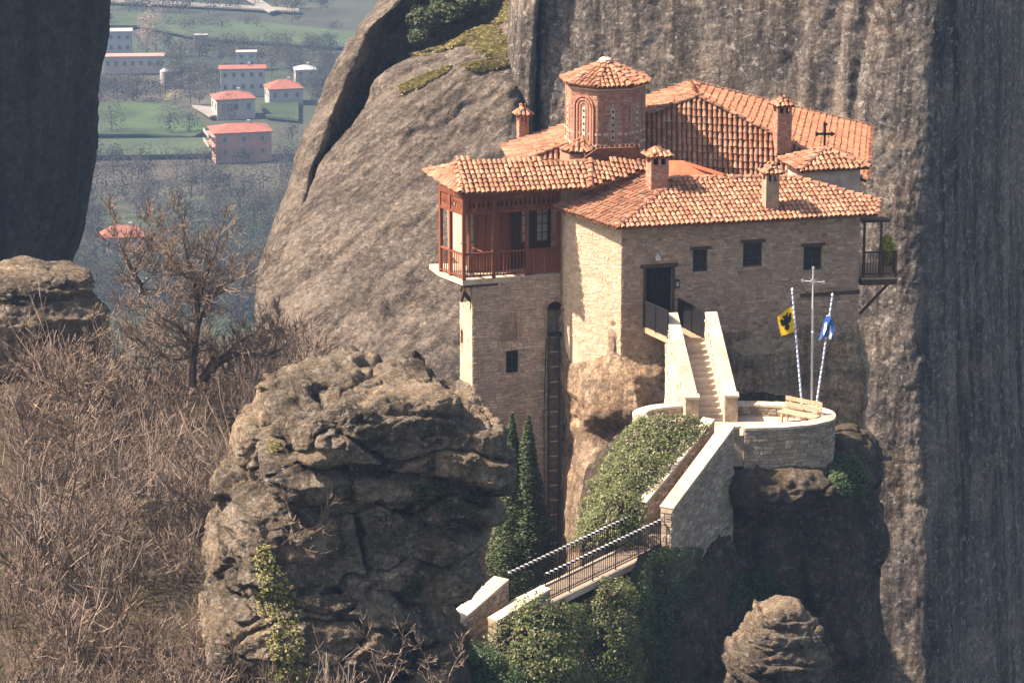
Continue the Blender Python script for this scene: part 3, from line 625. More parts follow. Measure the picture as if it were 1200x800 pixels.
stones(fTl, LTl, HT, (.2, .5), (.11, .2), 16, clear_of([slit], .02), relief=(.004, .02)).build('masonry', M['stone_sunlit'], mon, kind='stuff')
def arch_ring(mb, f, c, r0, r1, d0, d1, a0=0, a1=180, k=11):
    an = np.radians(np.linspace(a0, a1, k+1)); gp = .1/k
    for p, q in zip(an, an[1:]):
        S = []; H = []; D = []
        for d in (d0, d1):
            for r, t in ((r0, p+gp), (r1, p+gp), (r1, q-gp), (r0, q-gp)): S.append(c[0]+r*math.cos(t)); H.append(c[1]+r*math.sin(t)); D.append(d)
        mb.add(f(np.array(S), np.array(H), np.array(D)), [(0, 1, 2, 3), (4, 5, 6, 7)[::-1], (0, 1, 5, 4), (1, 2, 6, 5), (2, 3, 7, 6), (3, 0, 4, 7)])
    return mb
m = arch_ring(MB(), fT, ac, ar-.02, ar+.11, -.03, .05); m.fbox(fT, arch[0]-.1, arch[0]+.01, arch[2], arch[3], -.03, .045).fbox(fT, arch[1]-.01, arch[1]+.1, arch[2], arch[3], -.03, .045)
an = m.build('arched_niche', M['stone'], mon)
stones(straight(fT(arch[0]+.01, arch[2], 0.), fT.t), arch[1]-arch[0]-.02, arch[3]-arch[2]+ar*.7, (.1, .25), (.06, .1), 17).build('niche_infill', M['stone'], an, kind='stuff')
window(fT, wt, mon, M['iron'], (2, 3), .06, .03)
m = arch_ring(MB(), fT, gc, gr, gr+.15, -.06, .04); m.build('arch', M['stone'], mon)
MB().fbox(fT, grv[0], grv[1], grv[3], grv[3]+gr*.96, -.02, .012).build('arch_shade_sheet', M['dark'], mon)  # dark sheet painted in for the shaded top of the arched recess
# upper tower body behind the balcony
w = MB(); pf = fT(np.array((.15, LT, LT-.2, .2)), np.array(15.0), np.array((-2.3, -2.0, -5, -5)))
w.prism(pf, (0, 0, 3.6)); w.build('wall', M['stone_tower'], mon)
# ---- timber balcony on the tower
K0, K1, K2 = atz(514, 318, 2.05), atz(542, 329, 2.05), atz(657, 320, 2.05)
fB = straight(K1, K2-K1); LB = float(np.linalg.norm(K2-K1)); fBl = straight(K0, K1-K0); LBl = float(np.linalg.norm(K1-K0)); HB = 3.5
K3 = fB(LB, 0, -2.2); K4 = K0+(K3-K2)*.6
m = MB(); m.prism([K0, K1, K2, K3, K4], (0, 0, -.2)); m.build('balcony_floor', M['cap'], mon)
MB().prism([k+np.array((0, 0, -.2)) for k in (K0+norm(K3-K0)*.12, K1+norm(K3-K1)*.12, K2, K3, K4)], (0, 0, -.1)).build('floor_beam', M['wood_dark'], mon)
def post(f, s, d=-.06, w_=.065, h1=HB):
    return MB().fbox(f, s-w_, s+w_, .0, h1, d-w_, d+w_).build('post', M['wood'], mon)
for s in (.075, sh_of(fB, 579, 300)[0], sh_of(fB, 618, 300)[0], LB-.08): post(fB, s)
for s in (.07, LBl*.45): post(fBl, s, -.07)
def railing(f, s0, s1, name='railing', n=10, h=1.0, d=-.06):
    m = MB(); m.fbox(f, s0, s1, h, h+.07, d-.045, d+.045).fbox(f, s0, s1, .1, .16, d-.03, d+.03); r = m.build(name, M['wood'], mon)
    for i in range(n):
        s = s0+(s1-s0)*(i+.5)/n; MB().fbox(f, s-.017, s+.017, .16, h, d-.017, d+.017).build('baluster', M['wood'], r)
s1 = sh_of(fB, 579, 300)[0]; s2 = sh_of(fB, 618, 300)[0]
railing(fB, .14, s1-.07, n=8); railing(fB, s1+.07, s2-.07, n=9)
railing(fBl, .14, LBl*.45-.07, n=4); railing(fBl, LBl*.45+.07, LBl-.07, n=6)
pn_ = MB().fbox(fB, s2+.066, LB-.146, 1.0, 1.07, -.1, -.02).build('parapet_panel', M['wood'], mon)
for i in range(8):
    q0 = s2+.066+(LB-.212-s2)*i/8; q1 = s2+.066+(LB-.212-s2)*(i+1)/8
    MB().fbox(fB, q0+.006, q1-.006, .06, .998, -.085, -.045+.006*(i % 2)).build('board', M['wood'], pn_)
# carved frieze under the eaves
for f, L, k in ((fB, LB, 4), (fBl, LBl, 2)):
    m = MB(); m.fbox(f, .02, L-.02, 2.62, 2.72, -.1, -.01).fbox(f, .02, L-.02, 3.3, 3.48, -.12, .0); fz = m.build('frieze', M['wood'], mon)
    nb = int(L/.19)
    for i in range(nb):
        q0 = .03+(L-.06)*i/nb; q1 = .03+(L-.06)*(i+1)/nb; c = (q0+q1)/2
        m = MB(); m.fbox(f, q0+.004, q1-.004, 3.14, 3.3, -.075, -.045).fbox(f, q0+.004, q1-.004, 2.72, 2.86, -.075, -.045)
        for sg in (-1, 1):
            S = np.array((c+sg*.09, c+sg*.026, c+sg*.05, c+sg*.026, c+sg*.014, c+sg*.09)); H = np.array((2.86, 2.86, 2.96, 3.03, 3.14, 3.14))
            S = np.clip(S, q0+.004, q1-.004); V = np.concatenate((f(S, H, -.045), f(S, H, -.075)))
            m.add(V, [tuple(range(6)), tuple(range(11, 5, -1))]+[(i2, (i2+1) % 6, 6+(i2+1) % 6, 6+i2) for i2 in range(6)])
        m.build('board', M['wood'], fz)
MB().fbox(fB, .5, LB-.15, 2.74, 3.28, -.5, -.46).build('frieze_shade_sheet', M['dark'], mon)  # dark sheet added behind the frieze cutouts to stand for shade
# inner timber wall with door and windows
bw = MB(); bw.fbox(fB, .62, LB, .0, 3.4, -1.3, -1.22); bw.build('timber_wall', M['wood_dark'], mon)
d0, d1 = sh_of(fB, 561, 300)[0], sh_of(fB, 607, 300)[0]
dd = MB().fbox(fB, d0-.07, d0, .02, 2.35, -1.22, -1.12).fbox(fB, d1, d1+.07, .02, 2.35, -1.22, -1.12).fbox(fB, d0-.07, d1+.07, 2.35, 2.43, -1.22, -1.12).build('door', M['wood'], mon)
for i in range(5):
    q0 = d0+(d1-d0)*i/5; MB().fbox(fB, q0+.008, q0+(d1-d0)/5-.008, .03, 2.34, -1.2, -1.15).build('plank', M['wood'], dd)
for (u0, u1) in ((620, 628), (638, 651)):
    q0, q1 = sh_of(fB, u0, 270)[0]+.02, sh_of(fB, u1, 270)[0]+.08
    window(lambda s, h, d: fB(s, h, d-.02), (q0, q1, 1.08, 2.55), mon, M['wood'], (0 if q1-q0 < .4 else 1, 3), 1.1, .045, 'paleglass')
window(lambda s, h, d: fB(s, h, d), (.64, .86, .6, 2.55), mon, M['wood'], (0, 2), 1.12, .04, 'paleglass')
gl = MB().fbox(fBl, .1, LBl-.1, 1.02, 1.06, -1.0, -.95).build('glazed_screen', M['wood'], mon)
# struts below the balcony
for f, s, hz_, dd_ in ((fB, .12, -.98, -.62), (fBl, LBl-.35, -.95, -.55), (fB, 1.0, -.8, -.7), (fB, 2.05, -.75, -.75)):
    MB().bar(f(s, -.38, -.12), f(s+.02, hz_, dd_), .11, .13).build('strut', M['wood_dark'], mon)
# ---- ladder in the groove
m = MB(); gl0, gl1, gh0, gh1 = grv[0]+.06, grv[1]-.14, grv[2], sh_of(fT, 650, 392)[1]
m.fbox(fT, gl0, gl0+.045, gh0, gh1, .03, .08).fbox(fT, gl1-.045, gl1, gh0, gh1, .03, .08); ld = m.build('ladder', M['wood_dark'], mon)
for h in np.arange(gh0+.3, gh1, .62): MB().fbox(fT, gl0+.045, gl1-.045, h, h+.05, .035, .075).build('rung', M['wood_pale'], ld)
MB().tube([fT(gl0-.12, gh1-.1, .12), fT(gl0-.2, gh1-3, .1), fT(gl0-.17, gh0, .1)], .02, 5).build('cable', M['iron'], mon)
MB().fbox(fT, gl0-.05, gl1+.05, gh1, gh1+.12, .0, .22).build('pulley_bracket', M['iron'], mon)

# ---- roofs
def soffit(mb, pts): pass
slab = MB()
E1, E0, RL = atz(722, 267, 4.62), atz(648, 243, 4.84), atz(793, 209, 5.75)
E2 = atz(1029, 251, 4.52); nF = norm(np.cross(E2-E1, RL-E1)); nL = norm(np.cross(E1-E0, RL-E0))
RR, RE = atpl(930, 208, E1, nF), atpl(1031, 236, E1, nF); BK = atpl(750, 205, E0, nL)
rf = MB(); xf = []; roof_face([E1, E2, RE, RR, RL], xf, rf); roof_ = rf.build('roof', M['pan'], mon)
tm = MB().add(TV, TF).mesh('clay_tile'); tm.materials.append(M['tile'])
xf.sort(key=lambda q: q[1, 3])
for q in xf[:300]: part_copy('tile', tm, roof_, q)
if len(xf) > 300: joined_tiles(xf[300:], 'tile', M['tile'], roof_)
rf = MB(); xf = []; roof_face([E0, E1, RL, BK], xf, rf); roof_ = rf.build('roof', M['pan'], mon); joined_tiles(xf, 'tile', M['tile'], roof_)
xr = []; ridge(E1, RL, xr); ridge(RR, RL, xr); ridge(E0, BK, xr); ridge(RE, RR, xr, .36); ridge(E2, RE, xr)
# balcony roof
F0, F1, F2 = atz(498, 201, 5.65), atz(540, 227, 5.65), atz(692, 220, 5.65)
G0, G1 = atz(536, 193, 6.35), atz(692, 190, 6.35)
rf = MB(); xf = []; roof_face([F1, F2, G1, G0], xf, rf); roof_ = rf.build('roof', M['pan'], mon); joined_tiles(xf, 'tile', M['tile'], roof_)
rf = MB(); xf = []; roof_face([F0, F1, G0], xf, rf); roof_ = rf.build('roof', M['pan'], mon); joined_tiles(xf, 'tile', M['tile'], roof_)
nB = norm(np.cross(F2-F1, G1-F1)); F3 = atpl(758, 203, E0, nL)+(0, 0, .12); nB = norm(np.cross(F3-F2, G1-F2)); G2 = atpl(754, 186, F2, nB)
rf = MB(); xf = []; roof_face([F2, F3, G2, G1], xf, rf, along=F2-F1); roof_ = rf.build('roof', M['pan'], mon); joined_tiles(xf, 'tile', M['tile'], roof_)
ridge(F1, G0, xr); ridge(F2, G1, xr, .3); ridge(G0, G1, xr); ridge(F0, G0, xr)
# main hipped roof
A1, A2 = atz(810, 97, 7.78), atz(817, 113, 7.78)
FL_, FR_ = atz(600, 192, 5.45), atz(1016, 212, 4.35)
nl = norm(np.cross(A2-FL_, A1-FL_)); nr_ = norm(np.cross(A1-FR_, A2-FR_)); BL_, BR_ = atpl(588, 172, FL_, nl), atpl(1021, 149, FR_, nr_)
rf = MB(); xf = []; roof_face([FL_, FR_, A2], xf, rf, .215, .31); roof_ = rf.build('roof', M['pan'], mon); joined_tiles(xf, 'tile', M['tile'], roof_)
rf = MB(); xf = []; roof_face([BL_, FL_, A2, A1], xf, rf); roof_ = rf.build('roof', M['pan'], mon); joined_tiles(xf, 'tile', M['tile'], roof_)
rf = MB(); xf = []; roof_face([FR_, BR_, A1, A2], xf, rf); roof_ = rf.build('roof', M['pan'], mon, label='redder tiled roof face with grazing light put into its colour'); joined_tiles(xf, 'tile', M['tile_red'], roof_)
ridge(FL_, A2, xr); ridge(FR_, A2, xr); ridge(A2, A1, xr); ridge(BL_, A1, xr); ridge(BR_, A1, xr); ridge(FR_, BR_, xr)
# plain sloped apron between the main roof and the front roof
ap = [atz(782, 211, 5.6), atz(862, 210, 5.6), atz(848, 203, 5.9), atz(800, 188, 6.3), atz(782, 188, 6.3)]
MB().prism(ap, (0, 0, -.15)).build('roof_apron', M['redplaster'], mon)
# half cone roof at the foot of the drum and the low roof in front of it
hall = MB(); hall.prism([FL_+(.5, .6, -.25), FR_+(-.5, .5, -.2), BR_+(-.5, -.5, -.2), BL_+(.5, -.5, -.2)], (0, 0, -6)); hall.build('wall', M['mortar'], mon)
q0, q1, q2, q3 = atz(676, 190, 6.2), atz(762, 187, 6.2), atz(742, 172, 6.75), atz(700, 174, 6.75)
rf = MB(); xf = []; roof_face([q0, q1, q2, q3], xf, rf); roof_ = rf.build('roof', M['pan'], mon); joined_tiles(xf, 'tile', M['tile'], roof_)

# ---- octagonal drum
dc = at(709, 140, 8.6); rD = 1.68; zb, ze = 5.2, float(at(709, 100, 8.6-1.3)[2])
ang = [R(a) for a in (-102.5+45*i for i in range(8))]
cor = [np.array((dc[0]+rD*math.sin(a), dc[1]-rD*math.cos(a), zb)) for a in ang]
w = MB(); w.prism(cor, (0, 0, ze-zb+.1)); drum = w.build('drum', M['brickmortar'], mon)
bricks = MB(); bands = MB()
for i in range(8):
    p, q = cor[i], cor[(i+1) % 8]; f = straight(p, q-p); L = float(np.linalg.norm(q-p)); H = ze-zb; c = L/2
    vis = i in (0, 1, 2, 3); wz = (float(at(0+700, 164, 7.3)[2])-zb, float(at(700, 126, 7.3)[2])-zb)
    msk = (lambda s, h, s0, s1, a, b: not (abs(s-c) < .16 and wz[0]-.05 < h < wz[1]+.1)) if vis else None
    st = stones(f, L, H, (.2, .3), (.062, .075), 200+i, msk, .014, (.008, .02), .12)
    bricks.V += st.V; bricks.F += [x+bricks.n for x in st.F]; bricks.n += st.n
    if vis:
        for hb in (.62, 1.05, 1.5): bands.fbox(f, .02, c-.2, hb, hb+.10, -.01, .024).fbox(f, c+.2, L-.02, hb, hb+.10, -.01, .024)
        pn2 = MB().fbox(f, c-.075, c+.075, wz[0], wz[1], -.02, .03).build('window_slit', M['cap'], mon)
        for k in range(5):
            hh = wz[0]+(wz[1]-wz[0])*(k+.5)/5; t = np.linspace(0, 2*math.pi, 9)[:-1]
            MB().prism(f(c+.045*np.cos(t), hh+.06*np.sin(t), np.full(8, .03)), f.n*.006).build('opening', M['black'], pn2)
        ac2 = (c, wz[1]+.02); m = MB()
        for r0, r1, dd_ in (((.16, .23, .035), (.29, .36, .06), (.42, .50, .085)) if i == 1 else ((.40, .48, .035),)):
            arch_ring(m, f, ac2, r0, r1, -.01, dd_, k=9)
            m.fbox(f, c-r1, c-r0, wz[0]-.1, ac2[1], -.01, dd_-.004).fbox(f, c+r0, c+r1, wz[0]-.1, ac2[1], -.01, dd_-.004)
        m.build('blind_arch', M['brick'], mon)
    for z0_, dd_ in ((H-.17, .06), (H-.08, .12)): bands.fbox(f, -.02, L+.02, z0_, z0_+.075, -.02, dd_)
bricks.build('brickwork', M['brick'], drum, kind='stuff'); bands.build('stone_band', M['plaster'], drum, kind='stuff')
xf = []; rf = MB(); apx = np.array((dc[0], dc[1], float(at(710, 72, 8.6)[2]))); ec = [np.array((dc[0]+(rD+.19)*math.sin(a), dc[1]-(rD+.19)*math.cos(a), ze)) for a in ang]
for i in range(8): roof_face([ec[i], ec[(i+1) % 8], apx], xf, rf, .2, .27)
roof_ = rf.build('drum_roof', M['pan'], mon); joined_tiles(xf, 'tile', M['tile'], roof_)
for i in range(8): ridge(ec[i], apx, xr, .34)
MB().tube([apx+(0, 0, -.05), apx+(0, 0, .1), apx+(0, 0, .2)], (.3, .27, .1), 10).build('finial', M['plaster'], mon)
nook = at(678, 176, 6.9); rf = MB(); xf = []; tip = nook+np.array((.28, .55, .48)); e2 = [nook+np.array((.75*math.sin(R(a)), .5-.85*math.cos(R(a)), -.03)) for a in (-80, -30, 20, 70)]
for i in range(3): roof_face([e2[i], e2[i+1], tip], xf, rf, .2, .3)
roof_ = rf.build('roof', M['pan'], mon); joined_tiles(xf, 'tile', M['tile'], roof_)
MB().prism([p+np.array((0, .08, -.1)) for p in e2]+[nook+np.array((.5, 1.0, -.1)), nook+np.array((-.4, 1.0, -.1))], (0, 0, -.9)).build('wall', M['brick'], mon)
# ---- chimneys
def chimney(base, w_, H, style):
    yw = R(14); x = np.array((math.cos(yw), math.sin(yw), 0)); y = np.array((-math.sin(yw), math.cos(yw), 0)); base = np.array(base)+y*w_*.5
    Mx = np.stack((x, y, (0, 0, 1)), 1); hw = w_/2; b0 = base-np.array((0, 0, .5)); Ht = H+.5
    mt = M['chimney'] if style == 'plaster' else M['brickmortar']
    m = MB(); m.box(b0+np.array((0, 0, (Ht-.45)/2)), (hw, hw, (Ht-.45)/2), Mx); ch = m.build('chimney', mt, mon)
    if style != 'plaster':
        m = MB()
        for k in range(4):
            d = (x, y, -x, -y)[k]; nn = (-y, x, y, -x)[k]; o = b0-d*hw+nn*hw
            st = stones(straight(o, d), w_, Ht-.45, (.18, .26), (.07, .085), 300+k, None, .015, (.008, .02), .1); m.V += st.V; m.F += [q+m.n for q in st.F]; m.n += st.n
        m.build('brickwork', M['brick'], ch, kind='stuff')
    m = MB(); top = b0+np.array((0, 0, Ht-.45))
    for sx in (-1, 0, 1):
        for sy in (-1, 1): MB().box(top+x*sx*(hw-.05)+y*sy*(hw-.05)+np.array((0, 0, .14)), (.05, .05, .14), Mx).build('vent_pier', mt if style == 'plaster' else M['brick'], ch)
    MB().box(top+np.array((0, 0, .14)), (hw-.12, hw-.12, .135), Mx).build('flue', M['dark'], ch)
    m = MB(); t2 = top+np.array((0, 0, .28)); m.box(t2+np.array((0, 0, .03)), (hw+.06, hw+.06, .03), Mx)
    c = [t2+x*(sx*(hw+.1))+y*(sy*(hw+.1))+np.array((0, 0, .06)) for sx, sy in ((-1, -1), (1, -1), (1, 1), (-1, 1))]; pk = t2+np.array((0, 0, .34))
    m.build('cap_slab', M['plaster'], ch); xf2 = []; rf2 = MB()
    for k in range(4): roof_face([c[k], c[(k+1) % 4], pk], xf2, rf2, .19, .26)
    rf2.build('cap', M['pan'], ch); joined_tiles(xf2, 'cap_tile', M['tile'], ch)
chimney(atpl(905, 247, E1, nF), .54, 1.62, 'plaster')
chimney(atpl(773, 222, E1, nF), .72, 1.42, 'brick')
chimney(atpl(919, 166, FR_, nr_), .62, 1.62, 'brick')
chimney(atpl(614, 163, FL_, nl), .42, 1.15, 'brick')
# ---- little plastered lantern house with an iron cross
c0 = at(941, 222, 6.2); x = norm((.97, .245, 0)); y = np.array((-x[1], x[0], 0)); wid = 2.45; zt = float(at(941, 198, 6.2)[2])
pl = [c0, c0+x*wid, c0+x*wid+y*1.9, c0+y*1.9]; MB().prism([np.array((p[0], p[1], zt-2.0)) for p in pl], (0, 0, 2.0)).build('wall', M['plaster'], mon)
ov = .3; ev = [np.array((p[0], p[1], zt-.02)) for p in (c0-x*ov-y*ov, c0+x*(wid+ov)-y*ov, c0+x*(wid+ov)+y*(1.9+ov), c0-x*ov+y*(1.9+ov))]
pk = (ev[0]+ev[2])/2+np.array((0, 0, .62)); rf = MB(); xf = []
for k in range(4): roof_face([ev[k], ev[(k+1) % 4], pk], xf, rf, .22, .32)
roof_ = rf.build('roof', M['pan'], mon); joined_tiles(xf, 'tile', M['tile'], roof_)
for k in range(4): ridge(ev[k], pk, xr)
cb = pk+np.array((0, 0, -.02)); m = MB(); m.box(cb+np.array((0, 0, .5)), (.045, .04, .5)); m.box(cb+np.array((0, 0, .62)), (.32, .04, .045))
for o_ in ((0, 0, 1.02), (-.31, 0, .62), (.31, 0, .62)):
    for k in range(3): m.box(cb+np.array(o_)+np.array((.05*math.cos(k*2.1), 0, .05*math.sin(k*2.1))), (.045, .034, .045))
m.build('cross', M['iron'], mon)
joined_tiles(xr, 'ridge_tile', M['tile'], mon, RV, RF)
# ---- side balcony on the right
bo_ = fF(LF, 0., 0.); f2 = straight((14.0, 2.9, 1.75), (1.33, .12, 0))
m = MB(); m.fbox(f2, -.1, 1.36, -.3, -.06, -2.6, 0); bf = m.build('balcony_floor', M['wood_dark'], mon)
for i in range(7): MB().fbox(f2, -.1+.208*i+.005, -.1+.208*(i+1)-.005, -.06, 0, -2.6, .02).build('plank', M['wood_pale'], bf)
fr = straight(f2(1.36, 0, -.05), (-.09, 1., 0)); 
for s in (.0, .68, 1.3): MB().fbox(f2, s-.045, s+.045, .0, 2.3 if s < 1.3 else 1.1, -.1, -.01).build('post', M['wood_dark'], mon)
for f, L in ((f2, 1.3), (fr, 2.4)):
    m = MB(); m.fbox(f, 0, L, 1.0, 1.07, -.09, -.03).fbox(f, 0, L, .12, .17, -.08, -.04); r_ = m.build('railing', M['wood_dark'], mon)
    for i in range(int(L/.11)): MB().fbox(f, .05+.11*i, .075+.11*i, .17, 1.0, -.075, -.05).build('baluster', M['wood_dark'], r_)
MB().fbox(f2, -.1, 1.0, 2.26, 2.36, -2.0, .02).build('awning_beam', M['wood_dark'], mon)
MB().bar(f2(1.1, -.3, -.3), f2(-.05, -1.55, -.3), .09, .1).build('strut', M['wood_dark'], mon)
# ================================================================ TERRACE, STAIRS, RAMP, BRIDGE
def helix(a, b, Rr, r, pitch, k=4, ph=0.):
    a = np.array(a, float); b = np.array(b, float); d = norm(b-a); L = np.linalg.norm(b-a); x = norm(np.cross(d, (.3, 1, .2))); y = np.cross(d, x)
    n = max(int(L/pitch*8), 8); t = np.linspace(0, 1, n+1); an = 2*math.pi*t*L/pitch+ph
    P = a+(b-a)*t[:, None]+Rr*(np.cos(an)[:, None]*x+np.sin(an)[:, None]*y); return tubes(P[:-1], P[1:], np.full(n, r), np.full(n, r), k)
def oval(th, da=0): th = np.radians(th); c, s = np.cos(th), np.sin(th); e = 2/2.25; return np.stack((8.3+(3.75+da)*np.sign(c)*np.abs(c)**e, -5.75+(1.78+da)*np.sign(s)*np.abs(s)**e-.03*c), -1)
ter = thing('terrace', 'round walled stone terrace at the foot of the entrance stair', 'terrace', (8.3, -5.75, -1.8))
ZR = -1.35
fl = MB(); fl.prism([np.array((*p, -2.9)) for p in oval(np.linspace(0, 350, 36), -.2)], (0, 0, 1.1)); fl.build('paving', M['cap'], ter)
rubble = []
for t0, t1, sd in ((-87, 90, 31), (114, 247, 32)):
    f = alongline(oval(np.linspace(t0, t1, 40)), -3.3); H = ZR-.09+3.3; fi = lambda s, h, d, f=f: f(s, h, -.42-np.asarray(d, float)); core = MB()
    wallbase(core, f, f.L, H, [], .2, 0, 30); wallbase(core, fi, f.L, H, [], .2, 0, 30)
    for s in (0, f.L): core.add(f(np.full(4, s), np.array((0, 0, H, H)), np.array((0, -.42, -.42, 0))), [(0, 1, 2, 3)])
    core.build('wall', M['mortar'], ter)
    stones(f, f.L, H, (.18, .46), (.1, .2), sd, lambda s, h, *k: h > .45, each=rubble, relief=(.015, .05))
    stones(fi, f.L, H, (.2, .4), (.12, .2), sd+5, lambda s, h, *k: h > 1.45).build('inner_masonry', M['stone_grey'], ter, kind='stuff')
    n = int(f.L/.55)
    for i in range(n):
        s = np.linspace(f.L*i/n+.006, f.L*(i+1)/n-.006, 4); lo = ZR-.09+3.3; j = RGT.uniform(-.012, .012)
        V = []; 
        for q in s:
            V += [*f(np.full(4, q), np.array((lo, lo, lo+.09+j, lo+.09+j)), np.array((-.47, .05, .05, -.47)))]
        F = [(0, 1, 2, 3), (15, 14, 13, 12)]
        for k in range(3): F += [(4*k+m_, 4*k+(m_+1) % 4, 4*k+4+(m_+1) % 4, 4*k+4+m_) for m_ in range(4)]
        MB().add(np.array(V), F).build('cap_stone', M['cap'], ter)
rubble.sort(key=lambda V: V[:, 1].mean()+.15*abs(V[:, 0].mean()-9.5))
for V in rubble[:300]: MB().add(V, STF).build('stone', M['stone_grey'], ter)
m = MB()
for V in rubble[300:]: m.add(V, STF)
if m.n: m.build('stone', M['stone_grey'], ter, kind='stuff')
def sloped_wall(mb, a, b, hw, zbot):
    a = np.array(a, float); b = np.array(b, float); d = norm((b-a)*(1, 1, 0)); p = np.array((d[1], -d[0], 0))*hw
    lo = [a-p, b-p, b+p, a+p]; hi = [q.copy() for q in lo]
    for q, z in zip(lo, (zbot[0], zbot[1], zbot[1], zbot[0])): q[2] = z
    mb.hexa(lo[::-1], hi[::-1]); return mb
def face_stones(a, b, zb, off, seed, sw=(.18, .45), sh=(.1, .19), drop=.1):      # stones on the right-hand face of a sloping wall, a being its left end
    a = np.array(a, float); b = np.array(b, float); z0 = zb; f0 = straight((a[0], a[1], z0), (b-a)*(1, 1, 0)); f = lambda s, h, d: f0(s, h, np.asarray(d, float)+off)
    L = float(np.hypot(*(b-a)[:2])); H = max(a[2], b[2])-z0; top = lambda s: a[2]+(b[2]-a[2])*s/L-z0-drop
    return stones(f, L, H, sw, sh, seed, lambda s, h, s0, s1, p, q: q < min(top(s0), top(s1))+.06)
def capping(a, b, hw, parent, mat='cap', th=.09, n=None):
    a = np.array(a, float); b = np.array(b, float); L = np.linalg.norm(b-a); n = n or max(int(L/.65), 1); d = (b-a)/L
    for i in range(n): MB().bar(a+d*(L*i/n+.006)+(0, 0, th/2), a+d*(L*(i+1)/n-.006)+(0, 0, th/2+RGT.uniform(-.008, .008)), hw*2+.07, th).build('cap_stone', M[mat], parent)
# ---- entrance stair
st = thing('entrance_stair', 'steep stone stair between pale parapets climbing to the dark doorway', 'stair', (7.4, -3, -1.8))
ST, SB = at(818, 401, -1.35), at(833, 489, -4.75); NS = 13; dS = norm((SB-ST)*(1, 1, 0)); pS = np.array((-dS[1], dS[0], 0))
for i in range(NS):
    t0, t1 = i/NS, (i+1)/NS; a_ = ST+(SB-ST)*t0; b_ = ST+(SB-ST)*t1; z1 = ST[2]+(SB[2]-ST[2])*(i/(NS-.3)); hw = .47+.05*t0
    lo = [a_-pS*hw-dS*.04, b_-pS*hw, b_+pS*hw, a_+pS*hw-dS*.04]; lo = [np.array((q[0], q[1], z1-.5)) for q in lo]; hi = [q+np.array((0, 0, .5)) for q in lo]
    MB().hexa(lo, hi).build('step', M['cap'], st)
ld = [ST-pS*.75, ST+pS*.75, ST+pS*.75-dS*1.1, ST-pS*.75-dS*1.1]; MB().prism([np.array((q[0], q[1], ST[2]-1.4)) for q in ld], (0, 0, 1.39)).build('landing', M['cap'], st)
for (u0, v0), (u1, v1), sd in (((787, 366), (810, 461), 41), ((833, 365), (856, 459), 42)):
    a_, b_ = at(u0, v0, -1.15)-(0, 0, .08), at(u1, v1, -4.85)-(0, 0, .1); w = sloped_wall(MB(), a_, b_, .21, (-2.6, -2.6)); pw = w.build('parapet', M['plaster'], st)
    l_, r_ = (b_, a_); fs_ = face_stones(b_, a_, -2.6, .212, sd); fs_.build('masonry', M['stone'], pw, kind='stuff') if fs_.n else None
    fs_ = face_stones(a_, b_, -2.6, .212, sd+3, (.25, .5), (.14, .24)); fs_.build('masonry', M['cap'], pw, kind='stuff')
    capping(a_, b_, .2, st)
    e = b_+dS*.2; MB().prism([np.array((e[0]+x*.24, e[1]+y*.24, -2.0)) for x, y in ((-1, -1), (1, -1), (1, 1), (-1, 1))], (0, 0, b_[2]+2.0)).build('pier', M['mortar'], st)
    MB().prism([np.array((e[0]+x*.28, e[1]+y*.28, b_[2]+.002)) for x, y in ((-1, -1), (1, -1), (1, 1), (-1, 1))], (0, 0, .085)).build('pier_cap', M['cap'], st)
# ---- gangway to the door
gw = thing('gangway', 'short wooden gangway with black side rails at the monastery door', 'gangway', fF(door_h[0], door_h[2], 0.))
g0, g1 = fF(sh_of(fF, 754, 381)[0], door_h[2]-.02, .02), at(783, 396, -1.75); h0_, h1_ = fF(sh_of(fF, 794, 380)[0], door_h[2]-.02, .02), at(827, 398, -1.15)
MB().hexa([q-(0, 0, .22) for q in (g0, g1, h1_, h0_)], [q-(0, 0, .05) for q in (g0, g1, h1_, h0_)]).build('beam', M['wood_pale'], gw)
for i in range(9):
    t0, t1 = i/9+.008, (i+1)/9-.008; q = [g0+(g1-g0)*t0, g0+(g1-g0)*t1, h0_+(h1_-h0_)*t1, h0_+(h1_-h0_)*t0]
    MB().hexa([p-(0, 0, .05) for p in q], q).build('plank', M['wood_pale'], gw)
for a_, b_ in ((g0, g1), (h0_, h1_)):
    m = MB(); up = np.array((0, 0, 1.)); m.bar(a_+up*1.05, b_+up*1.05, .07, .06); m.bar(a_+up*.12, b_+up*.12, .05, .05)
    for t in (0.02, .5, .98): m.bar(a_+(b_-a_)*t, a_+(b_-a_)*t+up*1.05, .06, .06, (1, 0, 0))
    m.bar(a_+up*.58, b_+up*.58, .02, .86); r_ = m.build('side_rail', M['iron'], gw)
    for k in range(14): q = a_+(b_-a_)*(k+.5)/14; MB().bar(q+up*.14, q+up*1.03, .034, .034, (1, 0, 0)).build('baluster', M['iron'], r_)
# ---- ramp down from the terrace
ra = thing('ramp', 'sloping walled ramp from the terrace down to the footbridge', 'ramp', (6.6, -9.5, -3))
RT, RB = at(854, 499, -7.6), at(781, 597, -11.9); LT_, LB_ = at(831, 492, -7.0), at(750, 590, -11.3)
w = sloped_wall(MB(), RB, RT, .23, (-7.5, -4.5)); rp = w.build('parapet', M['mortar'], ra)
big = face_stones(RB, RT, -6.2, .232, 51); big.build('masonry', M['stone_grey'], rp, kind='stuff')
endf = norm((RB-RT)*(1, 1, 0)); pe = np.array((-endf[1], endf[0], 0)); f0 = straight(RB+endf*.001-pe*.23-np.array((0, 0, 2.2)), pe)
stones(f0, .46, 2.1, (.2, .46), (.13, .2), 53).build('masonry', M['stone_grey'], rp, kind='stuff')
w = sloped_wall(MB(), LB_, LT_, .23, (-7.5, -4)); lp = w.build('parapet', M['mortar'], ra)
